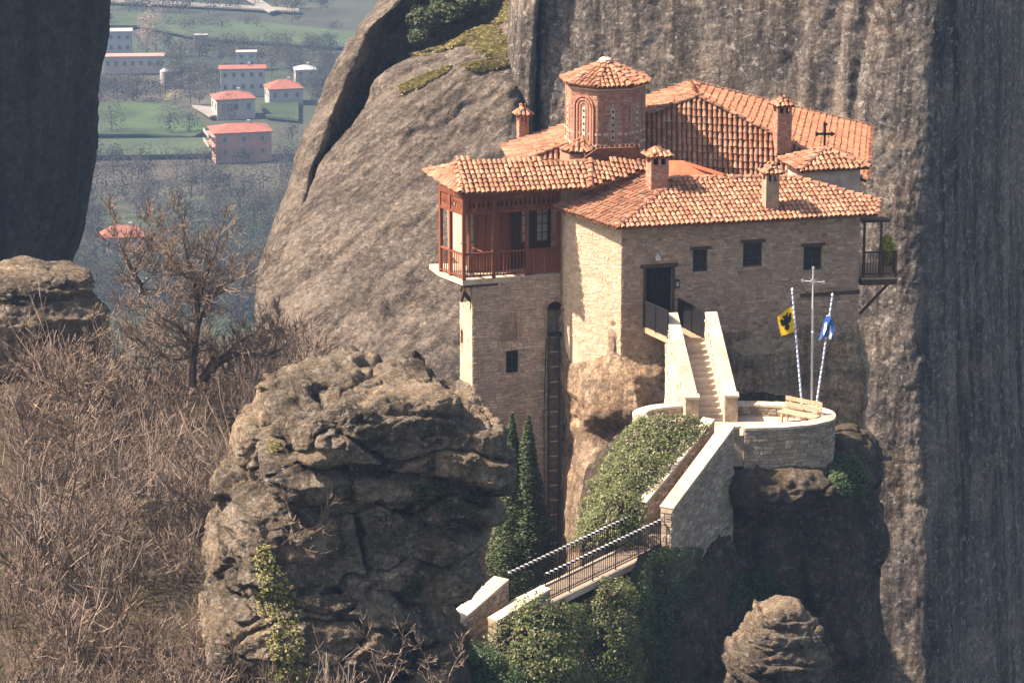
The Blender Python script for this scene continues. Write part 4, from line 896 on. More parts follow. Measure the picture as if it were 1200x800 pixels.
face_stones(LB_, LT_, -5.2, .232, 52).build('masonry', M['stone_grey'], lp, kind='stuff')
capping(RT, RB, .24, ra); capping(LT_, LB_, .22, ra)
nr = 15
zt_, zb2 = -1.85, float(RB[2])-1.25
for i in range(nr):
    t0, t1 = i/nr, (i+1)/nr; z1 = zt_+(zb2-zt_)*t0; e = np.array((0, 0, 1.))
    q = [LT_+(LB_-LT_)*t0, LT_+(LB_-LT_)*t1, RT+(RB-RT)*t1, RT+(RB-RT)*t0]; q = [np.array((p[0], p[1], z1)) for p in q]
    MB().hexa([p-e*.45 for p in q], q).build('step', M['stone_grey'], ra)
# ---- footbridge
fb = thing('footbridge', 'narrow footbridge with black balusters and black and white twisted handrails', 'footbridge', (3, -14, -4.7))
F1, F2b = at(775, 642, -11.9), at(638, 708, -17.0); B1, B2 = atz(740, 637, F1[2]), atz(596, 706, F2b[2])
e = np.array((0, 0, 1.))
MB().hexa([q-e*.30 for q in (F1, B1, B2, F2b)], [q-e*.02 for q in (F1, B1, B2, F2b)]).build('deck', M['stone_grey'], fb)
MB().bar(F1-e*.1+(.05, -.04, 0), F2b-e*.1+(.05, -.04, 0), .12, .24).build('edge_beam', M['cap'], fb)
MB().bar(B1-e*.1, B2-e*.1, .12, .24).build('edge_beam', M['cap'], fb)
for t in (.15, .85): MB().bar(F1+(B1-F1)*t-e*.42, F2b+(B2-F2b)*t-e*.42, .2, .3).build('girder', M['iron'], fb)
for a_, b_ in ((F1, F2b), (B1, B2)):
    m = MB(); m.tube([a_+e*1.06, b_+e*1.06], .045, 6); m.bar(a_+e*.12, b_+e*.12, .03, .03)
    for t in np.linspace(.01, .99, 6): m.bar(a_+(b_-a_)*t, a_+(b_-a_)*t+e*1.03, .045, .045, (1, 0, 0))
    r_ = m.build('handrail', M['iron'], fb)
    V, F = helix(a_+e*1.06, b_+e*1.06, .034, .036, .235); MB().add(V, F).build('white_twist', M['white'], r_)
    L = np.linalg.norm(b_-a_); n = int(L/.118)
    for k in range(n): q = a_+(b_-a_)*(k+.5)/n; MB().bar(q+e*.13, q+e*1.03, .022, .022, (1, 0, 0)).build('baluster', M['iron'], r_)
# ---- lower stair at the boulder
ls = thing('lower_stair', 'short stone stair with thick parapets at the low end of the footbridge', 'stair', (-.7, -18.5, -5))
PA, PB = at(588, 679, -16.7), at(520, 738, -19.6); QA, QB = at(640, 690, -17.3), at(577, 728, -19.2)
PC = at(514, 757, -19.9)
w = sloped_wall(MB(), PB, PA, .27, (-6.6, -6.0)); q1 = w.build('parapet', M['mortar'], ls); face_stones(PB, PA, -6.4, .272, 61).build('masonry', M['stone_grey'], q1, kind='stuff')
w = sloped_wall(MB(), PC, PB, .27, (-6.9, -6.6)); w.build('parapet', M['mortar'], ls)
w = sloped_wall(MB(), QB, QA, .2, (-6.6, -6.0)); q2 = w.build('parapet', M['mortar'], ls); face_stones(QB, QA, -6.4, .202, 62).build('masonry', M['stone_grey'], q2, kind='stuff')
capping(PA, PB, .27, ls); capping(QA, QB, .2, ls); capping(PB, PC, .27, ls)
za = float(F2b[2]); n = 10; E0_, E1_ = PA+(0, 0, 0), PB+(PB-PA)*.15; G0_, G1_ = QA, QB+(QB-QA)*.3
for i in range(n):
    t0, t1 = i/n, (i+1)/n; z1 = za-.02-i*.15; q = [E0_+(E1_-E0_)*t0, E0_+(E1_-E0_)*t1, G0_+(G1_-G0_)*t1, G0_+(G1_-G0_)*t0]; q = [np.array((p[0], p[1], z1)) for p in q]
    MB().hexa([p-e*.4 for p in q], q).build('step', M['cap'], ls)
# ================================================================ POLES, FLAGS, BENCH
cp = thing('cross_pole', 'tall pale steel pole topped by a cross between two striped flagpoles', 'pole', at(951, 470, -4.35))
b0, t0_ = at(951, 478, -4.35), at(953, 314, -4.35); m = MB(); m.tube([b0, b0+(t0_-b0)*.70, t0_], [.045, .04, .026], 8); m.build('pole', M['steel'], cp)
cc = b0+(t0_-b0)*.905; m = MB(); m.tube([cc+(-.40, 0, .03), cc+(.40, 0, -.03)], .024, 6)
for a_ in (-.40, .40): m.box(cc+np.array((a_, 0, -.075*a_)), (.045, .02, .06))
m.box(t0_, (.05, .02, .05)); m.box(cc, (.085, .03, .085), np.array(((.7, 0, .7), (0, 1, 0), (-.7, 0, .7))))
for a_ in (1, -1): m.bar(cc+(-.15*a_, 0, -.15), cc+(.15*a_, 0, .15), .02, .02, (0, 1, 0))
m.build('cross', M['steel'], cp); MB().tube([b0+(t0_-b0)*.53, b0+(t0_-b0)*.545, b0+(t0_-b0)*.56], [.03, .07, .03], 8).build('collar', M['steel'], cp)
poles = []
for (ub, vb, ut, vt), lb in (((940, 477, 928.5, 341), 'blue and white striped flagpole flying the yellow flag'), ((956, 479, 975.5, 347), 'blue and white striped flagpole carrying the furled blue flag')):
    a_, b_ = at(ub, vb, -4.4), at(ut, vt, -4.4); fp = thing('flagpole', lb, 'flagpole', a_, 'striped flagpoles on the terrace')
    MB().tube([a_, b_], [.04, .034], 8).build('pole', M['white'], fp); V, F = helix(a_, b_, .034, .022, .19, 4); MB().add(V, F).build('blue_stripe', M['blue'], fp)
    MB().tube([b_, b_+(0, 0, .06), b_+(0, 0, .12)], [.05, .06, .01], 6).build('finial', M['steel'], fp); poles.append((a_, b_))
# yellow flag with a black two-headed eagle
a_, b_ = poles[0]; hz0 = b_+(a_-b_)*.13; hz1 = b_+(a_-b_)*.345
def flag_pt(s, t):                       # s along the fly (0 at the pole), t down the hoist
    s = np.asarray(s, float); t = np.asarray(t, float); base = hz0[None]+(hz1-hz0)[None]*t[:, None]
    drop = .50*s**1.25-.25*s*t; x = -.60*s*(1-.12*t)+0*t; y = .085*np.sin(s*6+t*2.2)*s**.5-.1*s
    return base+np.stack((x-.02, y, -drop*.75), 1)
fg = thing('yellow_flag', 'yellow flag with a black two-headed eagle hanging from the striped pole', 'flag', hz0)
gs, gt = np.meshgrid(np.linspace(0, 1, 15), np.linspace(0, 1, 11)); Gf = flag_pt(gs.ravel(), gt.ravel())
nn = gridnormals(Gf.reshape(11, 15, 3)).reshape(-1, 3); m = MB(); m.add(Gf, gridfaces(11, 15)); m.add(Gf+nn*.006, gridfaces(11, 15)); m.build('cloth', M['yellowflag'], fg, smooth=True)
half = [(0, .10), (.05, .04), (.12, .02), (.17, .08), (.12, .10), (.09, .16), (.13, .26), (.26, .10), (.34, .14), (.30, .34), (.33, .48), (.24, .46), (.22, .60), (.14, .54), (.08, .62), (.18, .78), (.10, .76), (.07, .90), (0, .82)]
pts = half+[(-x, y) for x, y in half[::-1][1:-1]]
bm = bmesh_pts = np.array([(.52+1.15*x, .12+.82*y) for x, y in pts]); ctr = bm.mean(0)
V3 = []; 
ring = [flag_pt(ctr[0]+(bm[:, 0]-ctr[0])*k, ctr[1]+(bm[:, 1]-ctr[1])*k) for k in (1., .66, .33)]+[flag_pt(np.array([ctr[0]]), np.array([ctr[1]]))]
n = len(bm)
for off in (-.014, .02):
    V3 = np.vstack(ring)+np.array((0, off, 0)); F = []
    for k in range(2): F += [(k*n+i, k*n+(i+1) % n, (k+1)*n+(i+1) % n, (k+1)*n+i) for i in range(n)]
    mm = MB(); mm.add(V3, F+[(2*n+i, 2*n+(i+1) % n, 3*n) for i in range(n)]); mm.build('eagle', M['black'], fg)
# furled blue and white flag
a_, b_ = poles[1]; top = b_+(a_-b_)*.17
bf_ = thing('blue_flag', 'furled blue and white striped flag on the right striped pole', 'flag', top)
for k in range(7):
    sx = (k-3)*.062; V = []; zz = np.linspace(0, 1, 9)
    for z in zz:
        wv = .05*math.sin(z*5+k*1.3); wd = .05+.02*math.sin(z*4+k); c = top+np.array((sx*(.25+1.0*z**.7)-.02+.04*math.sin(z*3)-.12*z, -.06+wv, -.78*z-.05*abs(k-3)*z))
        V += [c+np.array((-wd*.8, .03*math.sin(k*2), 0)), c+np.array((wd*.8, -.03, 0)), c+np.array((wd*.8, .015, 0)), c+np.array((-wd*.8, .045+.03*math.sin(k*2), 0))]
    F = []
    for j in range(8): F += [(4*j+m_, 4*j+(m_+1) % 4, 4*j+4+(m_+1) % 4, 4*j+4+m_) for m_ in range(4)]
    MB().add(np.array(V), F+[(3, 2, 1, 0), (32, 33, 34, 35)]).build('fold', M['blueflag' if k % 2 == 0 or k == 3 else 'white'], bf_, smooth=False)
# bench
zs = -1.8; bc = at(936, 496, -5.7); bc[2] = zs; ex = norm((.80, -.60, 0)); ey = np.array((.60, .80, 0)); Mb = np.stack((ex, ey, (0, 0, 1)), 1)
bn = thing('bench', 'pale wooden slatted bench on the round terrace', 'bench', bc); q = lambda x, y, z: bc+ex*x+ey*y+np.array((0, 0, z))
for k in range(3): MB().box(q(0, -.18+.17*k, .45), (.80, .075, .02), Mb).build('seat_slat', M['wood_pale'], bn)
for z, y in ((.66, .30), (.86, .345)): MB().box(q(0, y, z), (.80, .02, .075), Mb).build('back_slat', M['wood_pale'], bn)
for x in (-.62, .62):
    MB().box(q(x, -.2, .215), (.035, .04, .215), Mb).build('leg', M['wood_pale'], bn)
    MB().bar(q(x, .2, 0), q(x, .385, .95), .07, .06, (1, 0, 0)).build('leg', M['wood_pale'], bn)
    MB().box(q(x, 0, .40), (.034, .2, .03), Mb).build('bearer', M['wood_pale'], bn)
tb = at(861, 493, -7.25); sb = thing('stone_drum', 'small round pale stone block at the top of the ramp', 'stone block', (tb[0], tb[1], -1.8))
MB().tube([(tb[0], tb[1], -1.8), (tb[0], tb[1], -1.42)], [.2, .19], 14).build('block', M['stone_grey'], sb)
m = MB(); m.prism([np.array((tb[0]+.24*math.cos(a), tb[1]+.24*math.sin(a), -1.42)) for a in np.linspace(0, 2*math.pi, 15)[:-1]], (0, 0, .09)); m.build('slab', M['cap'], sb)
# ================================================================ VEGETATION
from mathutils.bvhtree import BVHTree
def unit(n, rg):
    v = rg.normal(size=(n, 3)); return v/np.linalg.norm(v, axis=1)[:, None]
def leaves(P, N, size, rg, aspect=.75, fold=.25, jit=.7, up=0.):
    n = len(P); N = N+unit(n, rg)*jit; N /= np.linalg.norm(N, axis=1)[:, None]+1e-9
    T = np.cross(N, unit(n, rg)+np.array((0, 0, up))); T /= np.linalg.norm(T, axis=1)[:, None]+1e-9; B = np.cross(N, T)
    if up: B, T = T, B
    s = (size*rg.uniform(.6, 1.35, n))[:, None]
    V = np.stack((P-B*s*.5, P+T*s*aspect*.5+N*s*fold*.5, P+B*s*.5, P-T*s*aspect*.5+N*s*fold*.5), 1).reshape(-1, 3)
    F = np.arange(n*4).reshape(-1, 4); return V, F
def leafpatch(rows, n, size, seed, bulge=.4, thick=.3, nr=60, nc=40, jit=.8):
    rg = np.random.default_rng(seed); G = catmull(catmull(L3(rows), nc, 1), nr, 0); N = gridnormals(G); P = G.reshape(-1, 3)
    P = P+N.reshape(-1, 3)*(bulge*fbm(P, .8, 4, seed)+.5*bulge*fbm(P, 2.2, 2, seed+9))[:, None]; G = P.reshape(nr, nc, 3)
    du, dv = np.diff(G, axis=1)[:-1], np.diff(G, axis=0)[:, :-1]; ar = np.linalg.norm(np.cross(du, dv), axis=2).ravel(); c = rg.choice(len(ar), n, p=ar/ar.sum())
    i, j = c//(nc-1), c % (nc-1); a, b = rg.random((n, 1)), rg.random((n, 1))
    Q = G[i, j]*(1-a)*(1-b)+G[i, j+1]*a*(1-b)+G[i+1, j]*(1-a)*b+G[i+1, j+1]*a*b; Nn = N[i, j]
    clump = fbm(Q, 2.6, 3, seed+3); keep = clump > -.42; Q = Q+Nn*(thick*(rg.random(n)**1.5)*(1+clump))[:, None]
    return (Q[keep], Nn[keep], G)
def ivy(name, label, rows, n, size, seed, mat, **k):
    Q, Nn, G = leafpatch(rows, n, size, seed, **k); rg = np.random.default_rng(seed+1); mb = MB(); V, F = leaves(Q, Nn*.9+np.array((0, 0, .35)), size, rg); mb.add(V, F)
    c = Q.mean(0); t = thing(name, label, 'ivy' if 'ivy' in name else 'shrub', c); mb.build('foliage', mat, t)
    b2 = MB(); b2.add((G-gridnormals(G)*.28).reshape(-1, 3), gridfaces(*G.shape[:2])); b2.build('stem_mat', M['bark'], t, smooth=True); return t
ivy('ivy', 'sunlit ivy covering the slope to the left of the ramp', [(640, [(668, -11.6), (690, -12.0), (715, -12.1), (740, -11.7)]), (600, [(684, -10.4), (706, -11.2), (728, -11.6), (752, -11.3)]), (560, [(702, -9.0), (725, -9.9), (752, -10.3), (778, -10.0)]), (530, [(716, -7.9), (742, -8.7), (768, -9.1), (803, -8.6)]), (505, [(737, -6.9), (765, -7.9), (793, -8.2), (828, -7.6)]), (487, [(743, -6.2), (762, -7.35), (786, -7.65), (812, -7.5)])], 15000, .085, 401, M['ivy'], bulge=.3, thick=.3)
ivy('ivy', 'dark ivy hanging in the shade below the ramp parapet', [(830, [(728, -15.8), (752, -14.6), (780, -12.7), (808, -10.8)]), (770, [(738, -15.4), (760, -14.2), (792, -12.2), (826, -10.2)]), (715, [(742, -15.0), (765, -13.8), (798, -11.8), (834, -9.6)]), (670, [(748, -14.2), (768, -13.2), (798, -11.5), (828, -9.6)]), (640, [(770, -13.0), (782, -12.5), (798, -11.4), (815, -10.2)])], 13000, .085, 402, M['ivy_shaded'], bulge=.25)
ivy('ivy', 'sunlit ivy column hanging under the middle of the footbridge', [(840, [(660, -15.8), (688, -16.9), (722, -17.1), (752, -16.0)]), (780, [(668, -15.6), (692, -16.6), (722, -16.8), (748, -15.8)]), (730, [(676, -15.2), (696, -16.1), (722, -16.2), (744, -15.4)]), (700, [(684, -14.8), (700, -15.4), (720, -15.5), (738, -14.9)]), (682, [(704, -14.4), (712, -14.6), (720, -14.6), (728, -14.4)])], 12000, .085, 403, M['ivy'], bulge=.3)
ivy('evergreen_shrub', 'large leafy shrub growing over the parapet of the lower stair', [(850, [(500, -19.6), (555, -21.4), (625, -21.4), (690, -19.2)]), (800, [(545, -19.6), (580, -20.7), (630, -20.8), (684, -18.8)]), (765, [(572, -19.7), (602, -20.3), (640, -20.1), (680, -18.4)]), (735, [(590, -19.3), (618, -19.7), (650, -19.3), (678, -18.0)]), (708, [(626, -18.5), (644, -18.7), (660, -18.5), (678, -17.6)])], 17000, .095, 404, M['ivy'], bulge=.55, thick=.5)
ivy('evergreen_shrub', 'low dark evergreen bush at the foot of the lower stair', [(850, [(490, -20.5), (535, -22.0), (590, -22.2), (640, -21.4)]), (805, [(504, -20.6), (536, -21.5), (580, -21.7), (615, -21.2)]), (780, [(510, -20.5), (534, -21.0), (562, -21.2), (590, -20.9)]), (758, [(516, -20.3), (530, -20.6), (546, -20.6), (560, -20.4)])], 11000, .095, 405, M['ivy_shaded'], bulge=.4, thick=.4)
def bvh(o):
    me = o.data; return BVHTree.FromPolygons([v.co for v in me.vertices], [tuple(p.vertices) for p in me.polygons])
def cast(tree, poly, n, seed, minz=-2):
    rg = np.random.default_rng(seed); P = np.array(poly, float); lo, hi = P.min(0), P.max(0); out = []; nn = []
    k = 0
    while len(out) < n and k < n*6:
        k += 1; uv = lo+(hi-lo)*rg.random(2)
        if not inside([tuple(p) for p in P], uv): continue
        h = tree.ray_cast(Vector(CAM), Vector(ray(*uv)))
        if h[0] is None or h[1].z < minz: continue
        out.append(h[0]); nn.append(h[1] if h[1].dot(Vector(ray(*uv))) < 0 else -h[1])
    return np.array(out), np.array(nn)
tb_ = bvh(bo); rg = np.random.default_rng(5)
def tuft(name, label, cat, tree, poly, n, size, mat, seed, thick=.15, up=0., asp=.75, minz=-2, kind=None, nz=.4):
    P, N = cast(tree, poly, n, seed, minz)
    if not len(P): return
    cl = fbm(P, 3.0, 2, seed); P = P+N*(thick*rg.random((len(P), 1))); P = P[cl > -.3]; N = N[cl > -.3]
    V, F = leaves(P, N+np.array((0, 0, nz)), size, rg, asp, up=up); o = MB().add(V, F)
    if kind: return tag(o.build(name, mat), kind=kind)
    t = thing(name, label, cat, P.mean(0)); o.build('foliage', mat, t); return t
tuft('ivy', 'yellow green ivy trailing down the left side of the boulder outcrop', 'ivy', tb_, [(300, 640), (318, 638), (326, 665), (345, 690), (352, 740), (360, 790), (352, 830), (325, 830), (318, 770), (302, 720), (300, 680)], 3000, .085, M['ivy_yellow'], 411, .25)
tuft('moss_patch', 'bright green grass growing on the ledge in the middle of the boulder outcrop', 'grass', tb_, [(478, 568), (520, 570), (566, 586), (560, 602), (520, 602), (488, 588)], 2600, .12, M['bush'], 412, .12, 3., .25)
tuft('moss_patch', 'small green tuft in the crack at the upper left of the boulder outcrop', 'grass', tb_, [(314, 516), (326, 518), (330, 528), (318, 532)], 260, .12, M['grass'], 413, .12, 3., .3)
tuft('moss_patch', 'dark green cushion plant low on the right side of the boulder outcrop', 'grass', tb_, [(470, 672), (495, 678), (492, 700), (470, 698)], 500, .1, M['bush'], 414, .12, 2., .4)
# cypresses
def cypress(label, tip, prof, y, n, seed):
    rg = np.random.default_rng(seed); tipp = at(*tip, y); sc = 25.5; base = at(prof[-1][0], prof[-1][1], y); t = thing('cypress_tree', label, 'tree', base, 'cypresses by the tower')
    vv = np.array([tip[1]]+[p[1] for p in prof]); uu = np.array([tip[0]]+[p[0] for p in prof]); rr = np.array([0.6]+[p[2] for p in prof])
    q = rg.random(n)**.62; v = vv[0]+(vv[-1]-vv[0])*q; u = np.interp(v, vv, uu); r = np.interp(v, vv, rr)/sc; a = rg.random(n)*2*math.pi
    z = np.array([at(600, k, y)[2] for k in vv]); z = np.interp(v, vv, z); x0 = (u-600)/FPX*116
    k = (.35+.65*rg.random(n)**.4); lump = 1+.38*fbm(np.stack((a*1.2, z*1.8, a*0+seed), 1), 1.0, 3, seed); rad = r*k*lump
    P = np.stack((x0+rad*np.cos(a), y+rad*np.sin(a), z+rg.normal(0, .05, n)), 1); N = np.stack((np.cos(a), np.sin(a), a*0+.1), 1)
    V, F = leaves(P, N, .15, rg, .34, up=2.6, jit=.5); MB().add(V, F).build('crown', M['cypress'], t)
    MB().tube([base-(0, 0, 2.5), (base+tipp)/2, tipp], [.13, .08, .015], 7).build('trunk', M['bark'], t)
cypress('taller left cypress with a narrow dark spire in front of the tower', (600, 484), [(599, 510, 6), (600, 545, 11), (601, 590, 18), (600, 630, 25), (602, 672, 26), (604, 715, 20)], -5.0, 16000, 421)
cypress('right cypress with a bushier foot in front of the tower', (619, 487), [(619, 512, 6), (619, 548, 10), (620, 590, 15), (623, 620, 22), (622, 660, 25), (620, 710, 18)], -5.2, 14000, 422)
# ---- bare trees
def grow(segs, p, d, L, r, depth, rg, spread=.55, up=.12, nseg=3):
    d = norm(d)
    for k in range(nseg):
        d = norm(d+rg.normal(0, .16, 3)+np.array((0, 0, up))); q = p+d*L/nseg; r2 = r*(.86 if depth else .5)
        segs.append((p, q, r, r2)); p, r = q, r2
        if depth and (k or depth > 2):
            for _ in range(1 if depth > 2 else 2):
                c = norm(d+rg.normal(0, spread, 3)); grow(segs, p, c, L*rg.uniform(.5, .8), r*.62, depth-1, rg, spread, up, nseg)
    if depth: grow(segs, p, d, L*.75, r*.8, depth-1, rg, spread, up, nseg)
def bare_tree(label, limbs, y, seed, depth=3, tl=.8, mat='bark', group=None, name='bare_tree', cat='tree', tw=.011):
    rg = np.random.default_rng(seed); tr = []; tw_ = []; base = at(limbs[0][0][0], limbs[0][0][1], y); t = thing(name, label, cat, base, group)
    for li in limbs:
        P = catmull(np.array([at(u, v, y+dy) for u, v, dy, r in li]), 3*len(li)); Rr = 1.3*np.interp(np.linspace(0, 1, len(P)), np.linspace(0, 1, len(li)), [r for *_, r in li])
        for k in range(len(P)-1): tr.append((P[k], P[k+1], Rr[k], Rr[k+1]))
        for k in range(2, len(P)):
            for _ in range(2):
                c = norm(P[k]-P[k-1]+rg.normal(0, .75, 3)); grow(tw_, P[k], c, tl*rg.uniform(.5, 1.1)*(.6+.4*Rr[k]/.05 if Rr[k] < .05 else 1), max(Rr[k]*.45, .014), depth-1, rg)
        grow(tw_, P[-1], P[-1]-P[-2], tl, Rr[-1], depth, rg)
    for nm, sg, k, mt in (('trunk', tr, 7, mat), ('crown', tw_, 3, 'paletwig')):
        A_ = np.array([s[0] for s in sg]); B_ = np.array([s[1] for s in sg]); V, F = tubes(A_, B_, np.maximum([s[2] for s in sg], tw), np.maximum([s[3] for s in sg], tw*.8), k); MB().add(V, F).build(nm, M[mt], t)
    return t
bare_tree('largest bare tree with dark forking trunk rising above the brown brush', [[(224, 452, 0, .17), (225, 425, 0, .15), (228, 400, 0, .12), (231, 370, 0, .11), (227, 335, .1, .09), (222, 315, .1, .06), (216, 285, .2, .035)], [(229, 392, 0, .08), (245, 345, -.2, .06), (258, 335, -.3, .05), (275, 328, -.4, .03)], [(225, 418, 0, .09), (200, 418, .3, .07), (180, 412, .5, .05), (160, 396, .6, .035)], [(230, 375, 0, .06), (240, 330, .4, .04), (252, 300, .6, .025)], [(227, 335, 0, .05), (210, 315, .2, .03), (200, 300, .3, .02)], [(225, 405, 0, .05), (212, 385, -.3, .045), (190, 372, -.4, .03)]], -2.0, 431, 3, .85)
bare_tree('leaning bare tree with one thick dark limb stretched low to the right', [[(238, 445, .3, .16), (252, 426, .3, .16), (268, 418, .3, .14), (285, 414, .3, .09), (305, 416, .3, .06), (332, 408, .3, .03)], [(262, 421, .3, .07), (278, 402, .6, .05), (296, 392, .8, .03)], [(322, 412, .3, .03), (324, 398, .3, .02), (325, 388, .3, .015)]], -2.2, 432, 3, .6)
bare_tree('smaller bare tree with a curved trunk above the left rock ledge', [[(172, 345, 0, .09), (163, 331, 0, .08), (152, 312, 0, .06), (147, 300, 0, .04), (140, 285, .2, .02)], [(156, 320, 0, .04), (168, 300, .3, .025), (172, 288, .3, .015)]], 1.0, 433, 3, .75)
bare_tree('slender pale sapling rising from the brush at the left border', [[(80, 600, 0, .035), (88, 560, 0, .034), (86, 520, 0, .032), (92, 480, 0, .028), (90, 445, 0, .02), (97, 410, 0, .012)], [(89, 490, 0, .03), (105, 468, -.2, .025), (118, 445, -.3, .015)], [(90, 470, 0, .03), (74, 460, .2, .025), (58, 450, .3, .02)]], -17.0, 434, 3, .7, 'twig')
for k, (u, v, y, h, lb) in enumerate(((455, 812, -30.2, 75, 'bare twiggy shrub in front of the boulder, nearer its middle'), (520, 815, -29.8, 62, 'bare twiggy shrub in front of the boulder, nearer the lower stair'), (360, 655, -29.2, 62, 'thin bare branches sprouting from the ledge on the left of the boulder'))):
    bare_tree(lb, [[(u, v, 0, .03), (u+6, v-h*.35, 0, .024), (u+16, v-h*.7, 0, .016)], [(u-4, v, 0, .028), (u-14, v-h*.4, -.2, .02), (u-20, v-h*.7, -.3, .012)]], y, 440+k, 2, .55, 'twig', None, 'bare_shrub', 'shrub', .009)
# ---- the mass of leafless brush on the hillside
def brush_variant(seed):
    rg = np.random.default_rng(seed); sg = []
    for _ in range(6):
        a = rg.random()*6.28; t = rg.uniform(.1, .6); d = np.array((math.cos(a)*t, math.sin(a)*t, 1)); grow(sg, np.zeros(3)+np.array((math.cos(a), math.sin(a), 0))*.1, d, rg.uniform(.5, .95), .022, 2, rg, .5, .06, 2)
    A_ = np.array([s[0] for s in sg]); B_ = np.array([s[1] for s in sg]); return tubes(A_, B_, np.clip([s[2] for s in sg], .009, .03), np.clip([s[3] for s in sg], .007, .03), 3)
var = [brush_variant(500+k) for k in range(7)]; rg = np.random.default_rng(77); mbs = (MB(), MB(), MB())
gxs = []
for gx in np.arange(-40, 3.5, .95):
    for gy in np.arange(-52, 11, .95):
        x, y = gx+rg.uniform(-.5, .5), gy+rg.uniform(-.5, .5)
        d = y-CAM[1]; u = 600+FPX*x/d/.985
        if u < -40 or (-8.6 < x < -.6 and -28.5 < y < -21.5) or (x > -2.6 and y < -14) or (x > .5) or x > -1 and y > -1: continue
        if u > 415: continue
        dens = fbm(np.array([[x, y, 0]]), .22, 2, 9)[0]
        if dens < -.45: continue
        gxs.append((x, y, dens))
A3 = np.array(gxs); zz = hill_z(A3[:, 0], A3[:, 1])
for (x, y, dn), z in zip(gxs, zz):
    V, F = var[rg.integers(7)]; s = (rg.uniform(.6, 1.3) if rg.random() < .85 else rg.uniform(1.3, 1.9))*(1+.35*dn); a = rg.random()*6.28; c, s_ = math.cos(a)*s, math.sin(a)*s
    kd = fbm(np.array([[x, y, 3.]]), .3, 2, 19)[0]+rg.normal(0, .25); mbs[0 if kd < .12 else (1 if kd < .42 else 2)].add(V@np.array(((c, s_, 0), (-s_, c, 0), (0, 0, s*rg.uniform(.7, 1.25))))+np.array((x, y, z-.15)), F)
for q, mt in zip(mbs, ('twig', 'brush_grey', 'brush_dark')): tag(q.build('brush', M[mt]), kind='stuff')
# dry undergrowth between the stems
xy = A3[rg.integers(len(A3), size=26000)][:, :2]+rg.normal(0, .7, (26000, 2)); P = np.stack((xy[:, 0], xy[:, 1], hill_z(xy[:, 0], xy[:, 1])+rg.random(26000)**2*.6), 1)
V, F = leaves(P, np.tile((0, 0, .5), (len(P), 1)), .16, rg, .3, up=1.); tag(MB().add(V, F).build('undergrowth', M['brush_dark']), kind='stuff')
# ---- grass, bushes and rocks on top of the slab hill
ts = bvh(bpy.data.objects['slab_hill'])
gp = [[(470, 66), (505, 48), (560, 22), (602, -4), (602, 50), (588, 70), (566, 66), (545, 52), (520, 60), (500, 66)], [(540, 78), (590, 66), (596, 78), (560, 86)], [(468, 102), (500, 88), (528, 78), (522, 86), (490, 104), (470, 112)]]
mb = MB()
for k, (pg, n) in enumerate(zip(gp, (9000, 1800, 1600))):
    P, N = cast(ts, pg, n, 600+k); cl = fbm(P, .5, 3, 61); P = P[cl > -.25]; V, F = leaves(P+(0, 0, .08), np.tile((0, -.4, .6), (len(P), 1)), .34, rg, .28, up=2.); mb.add(V, F)
tag(mb.build('grass', M['grass']), kind='stuff')
def bush(label, u, v, y, r, n, mat, seed, name='bush', size=.2, group=None, sq=.8):
    rg = np.random.default_rng(seed); c = at(u, v, y); D = unit(n, rg); k = .55+.45*rg.random(n)**.5; lump = 1+.45*fbm(D*1.0+seed, 1.6, 3, seed)
    P = c+D*(r*k*lump)[:, None]*np.array((1, 1, sq)); V, F = leaves(P, D+np.array((0, 0, .3)), size, rg); t = thing(name, label, 'bush', c-(0, 0, r*sq), group); MB().add(V, F).build('foliage', mat, t)
    st_ = MB()
    for a in range(4): st_.tube([c-(0, 0, r*sq*1.15), c+D[a]*r*.5], [.08, .03], 5)
    st_.build('stem', M['bark'], t); return t
for a in (('dark round evergreen bush at the left edge of the hilltop cleft', 496, 22, 55, .95), ('grey green bush leaning over the dark cleft', 490, 44, 52, .55), ('wide dark bush behind the hilltop grass', 520, 14, 57, 1.1), ('tall dark bush at the top of the grass slope', 543, 4, 58, 1.0), ('small dark bush at the top beside the tall bush', 566, 2, 58, .7)):
    bush(*a, 2600, M['bush'], int(a[1]), group='evergreen bushes on the hilltop')
bush('brown leafless bush at the right of the grass slope', 585, 40, 52, .8, 1500, M['fartree'], 590, 'dry_bush', .13)
def sm_disp(P): return .14*fbm(P, 1.0, 4, 121)+.05*fbm(P, 4, 3, 122)
for k, (a, lb) in enumerate((((546, 566, 42, 62, 49.5, .6, 3, 24), 'largest pale rock lying on the hilltop grass'), ((533, 552, 56, 74, 48.6, .5, 3, 22), 'pale rock just below the largest hilltop rock'), ((563, 580, 66, 80, 48.4, .5, 3, 22), 'square pale rock nearest the cliff column'))):
    b = MB(); px_lobe(b, *a, disp=sm_disp, yaw=.5); tag(b.build('hilltop_rock', M['slab'], smooth=True), lb, 'rock', 'rocks on the hilltop')
# potted plant on the side balcony
pp = f2(1.0, 0, -.35); t = thing('potted_plant', 'yellow green potted plant on the side balcony', 'plant', pp)
m = MB(); m.tube([pp, pp+(0, 0, .4)], [.16, .22], 10); m.tube([pp+(0, 0, .4), pp+(0, 0, .46)], [.25, .25], 10); m.build('pot', M['brick'], t)
rg = np.random.default_rng(8); D = unit(900, rg); P = pp+(0, 0, 1.05)+D*(rg.random((900, 1))**.5*.42)*np.array((.8, .8, 1.5)); V, F = leaves(P, D, .13, rg); MB().add(V, F).build('foliage', M['flower'], t)
MB().tube([pp+(0, 0, .4), pp+(0, 0, 1.1)], .03, 5).build('stem', M['bark'], t)
tp = bvh(bpy.data.objects['rock_buttress'])
tuft('moss_patch', 'shaded green plant mat below the right side of the round terrace', 'plant', tp, [(975, 535), (1000, 530), (1018, 560), (1012, 582), (985, 580), (972, 560)], 2600, .09, M['ivy_shaded'], 415, .2)
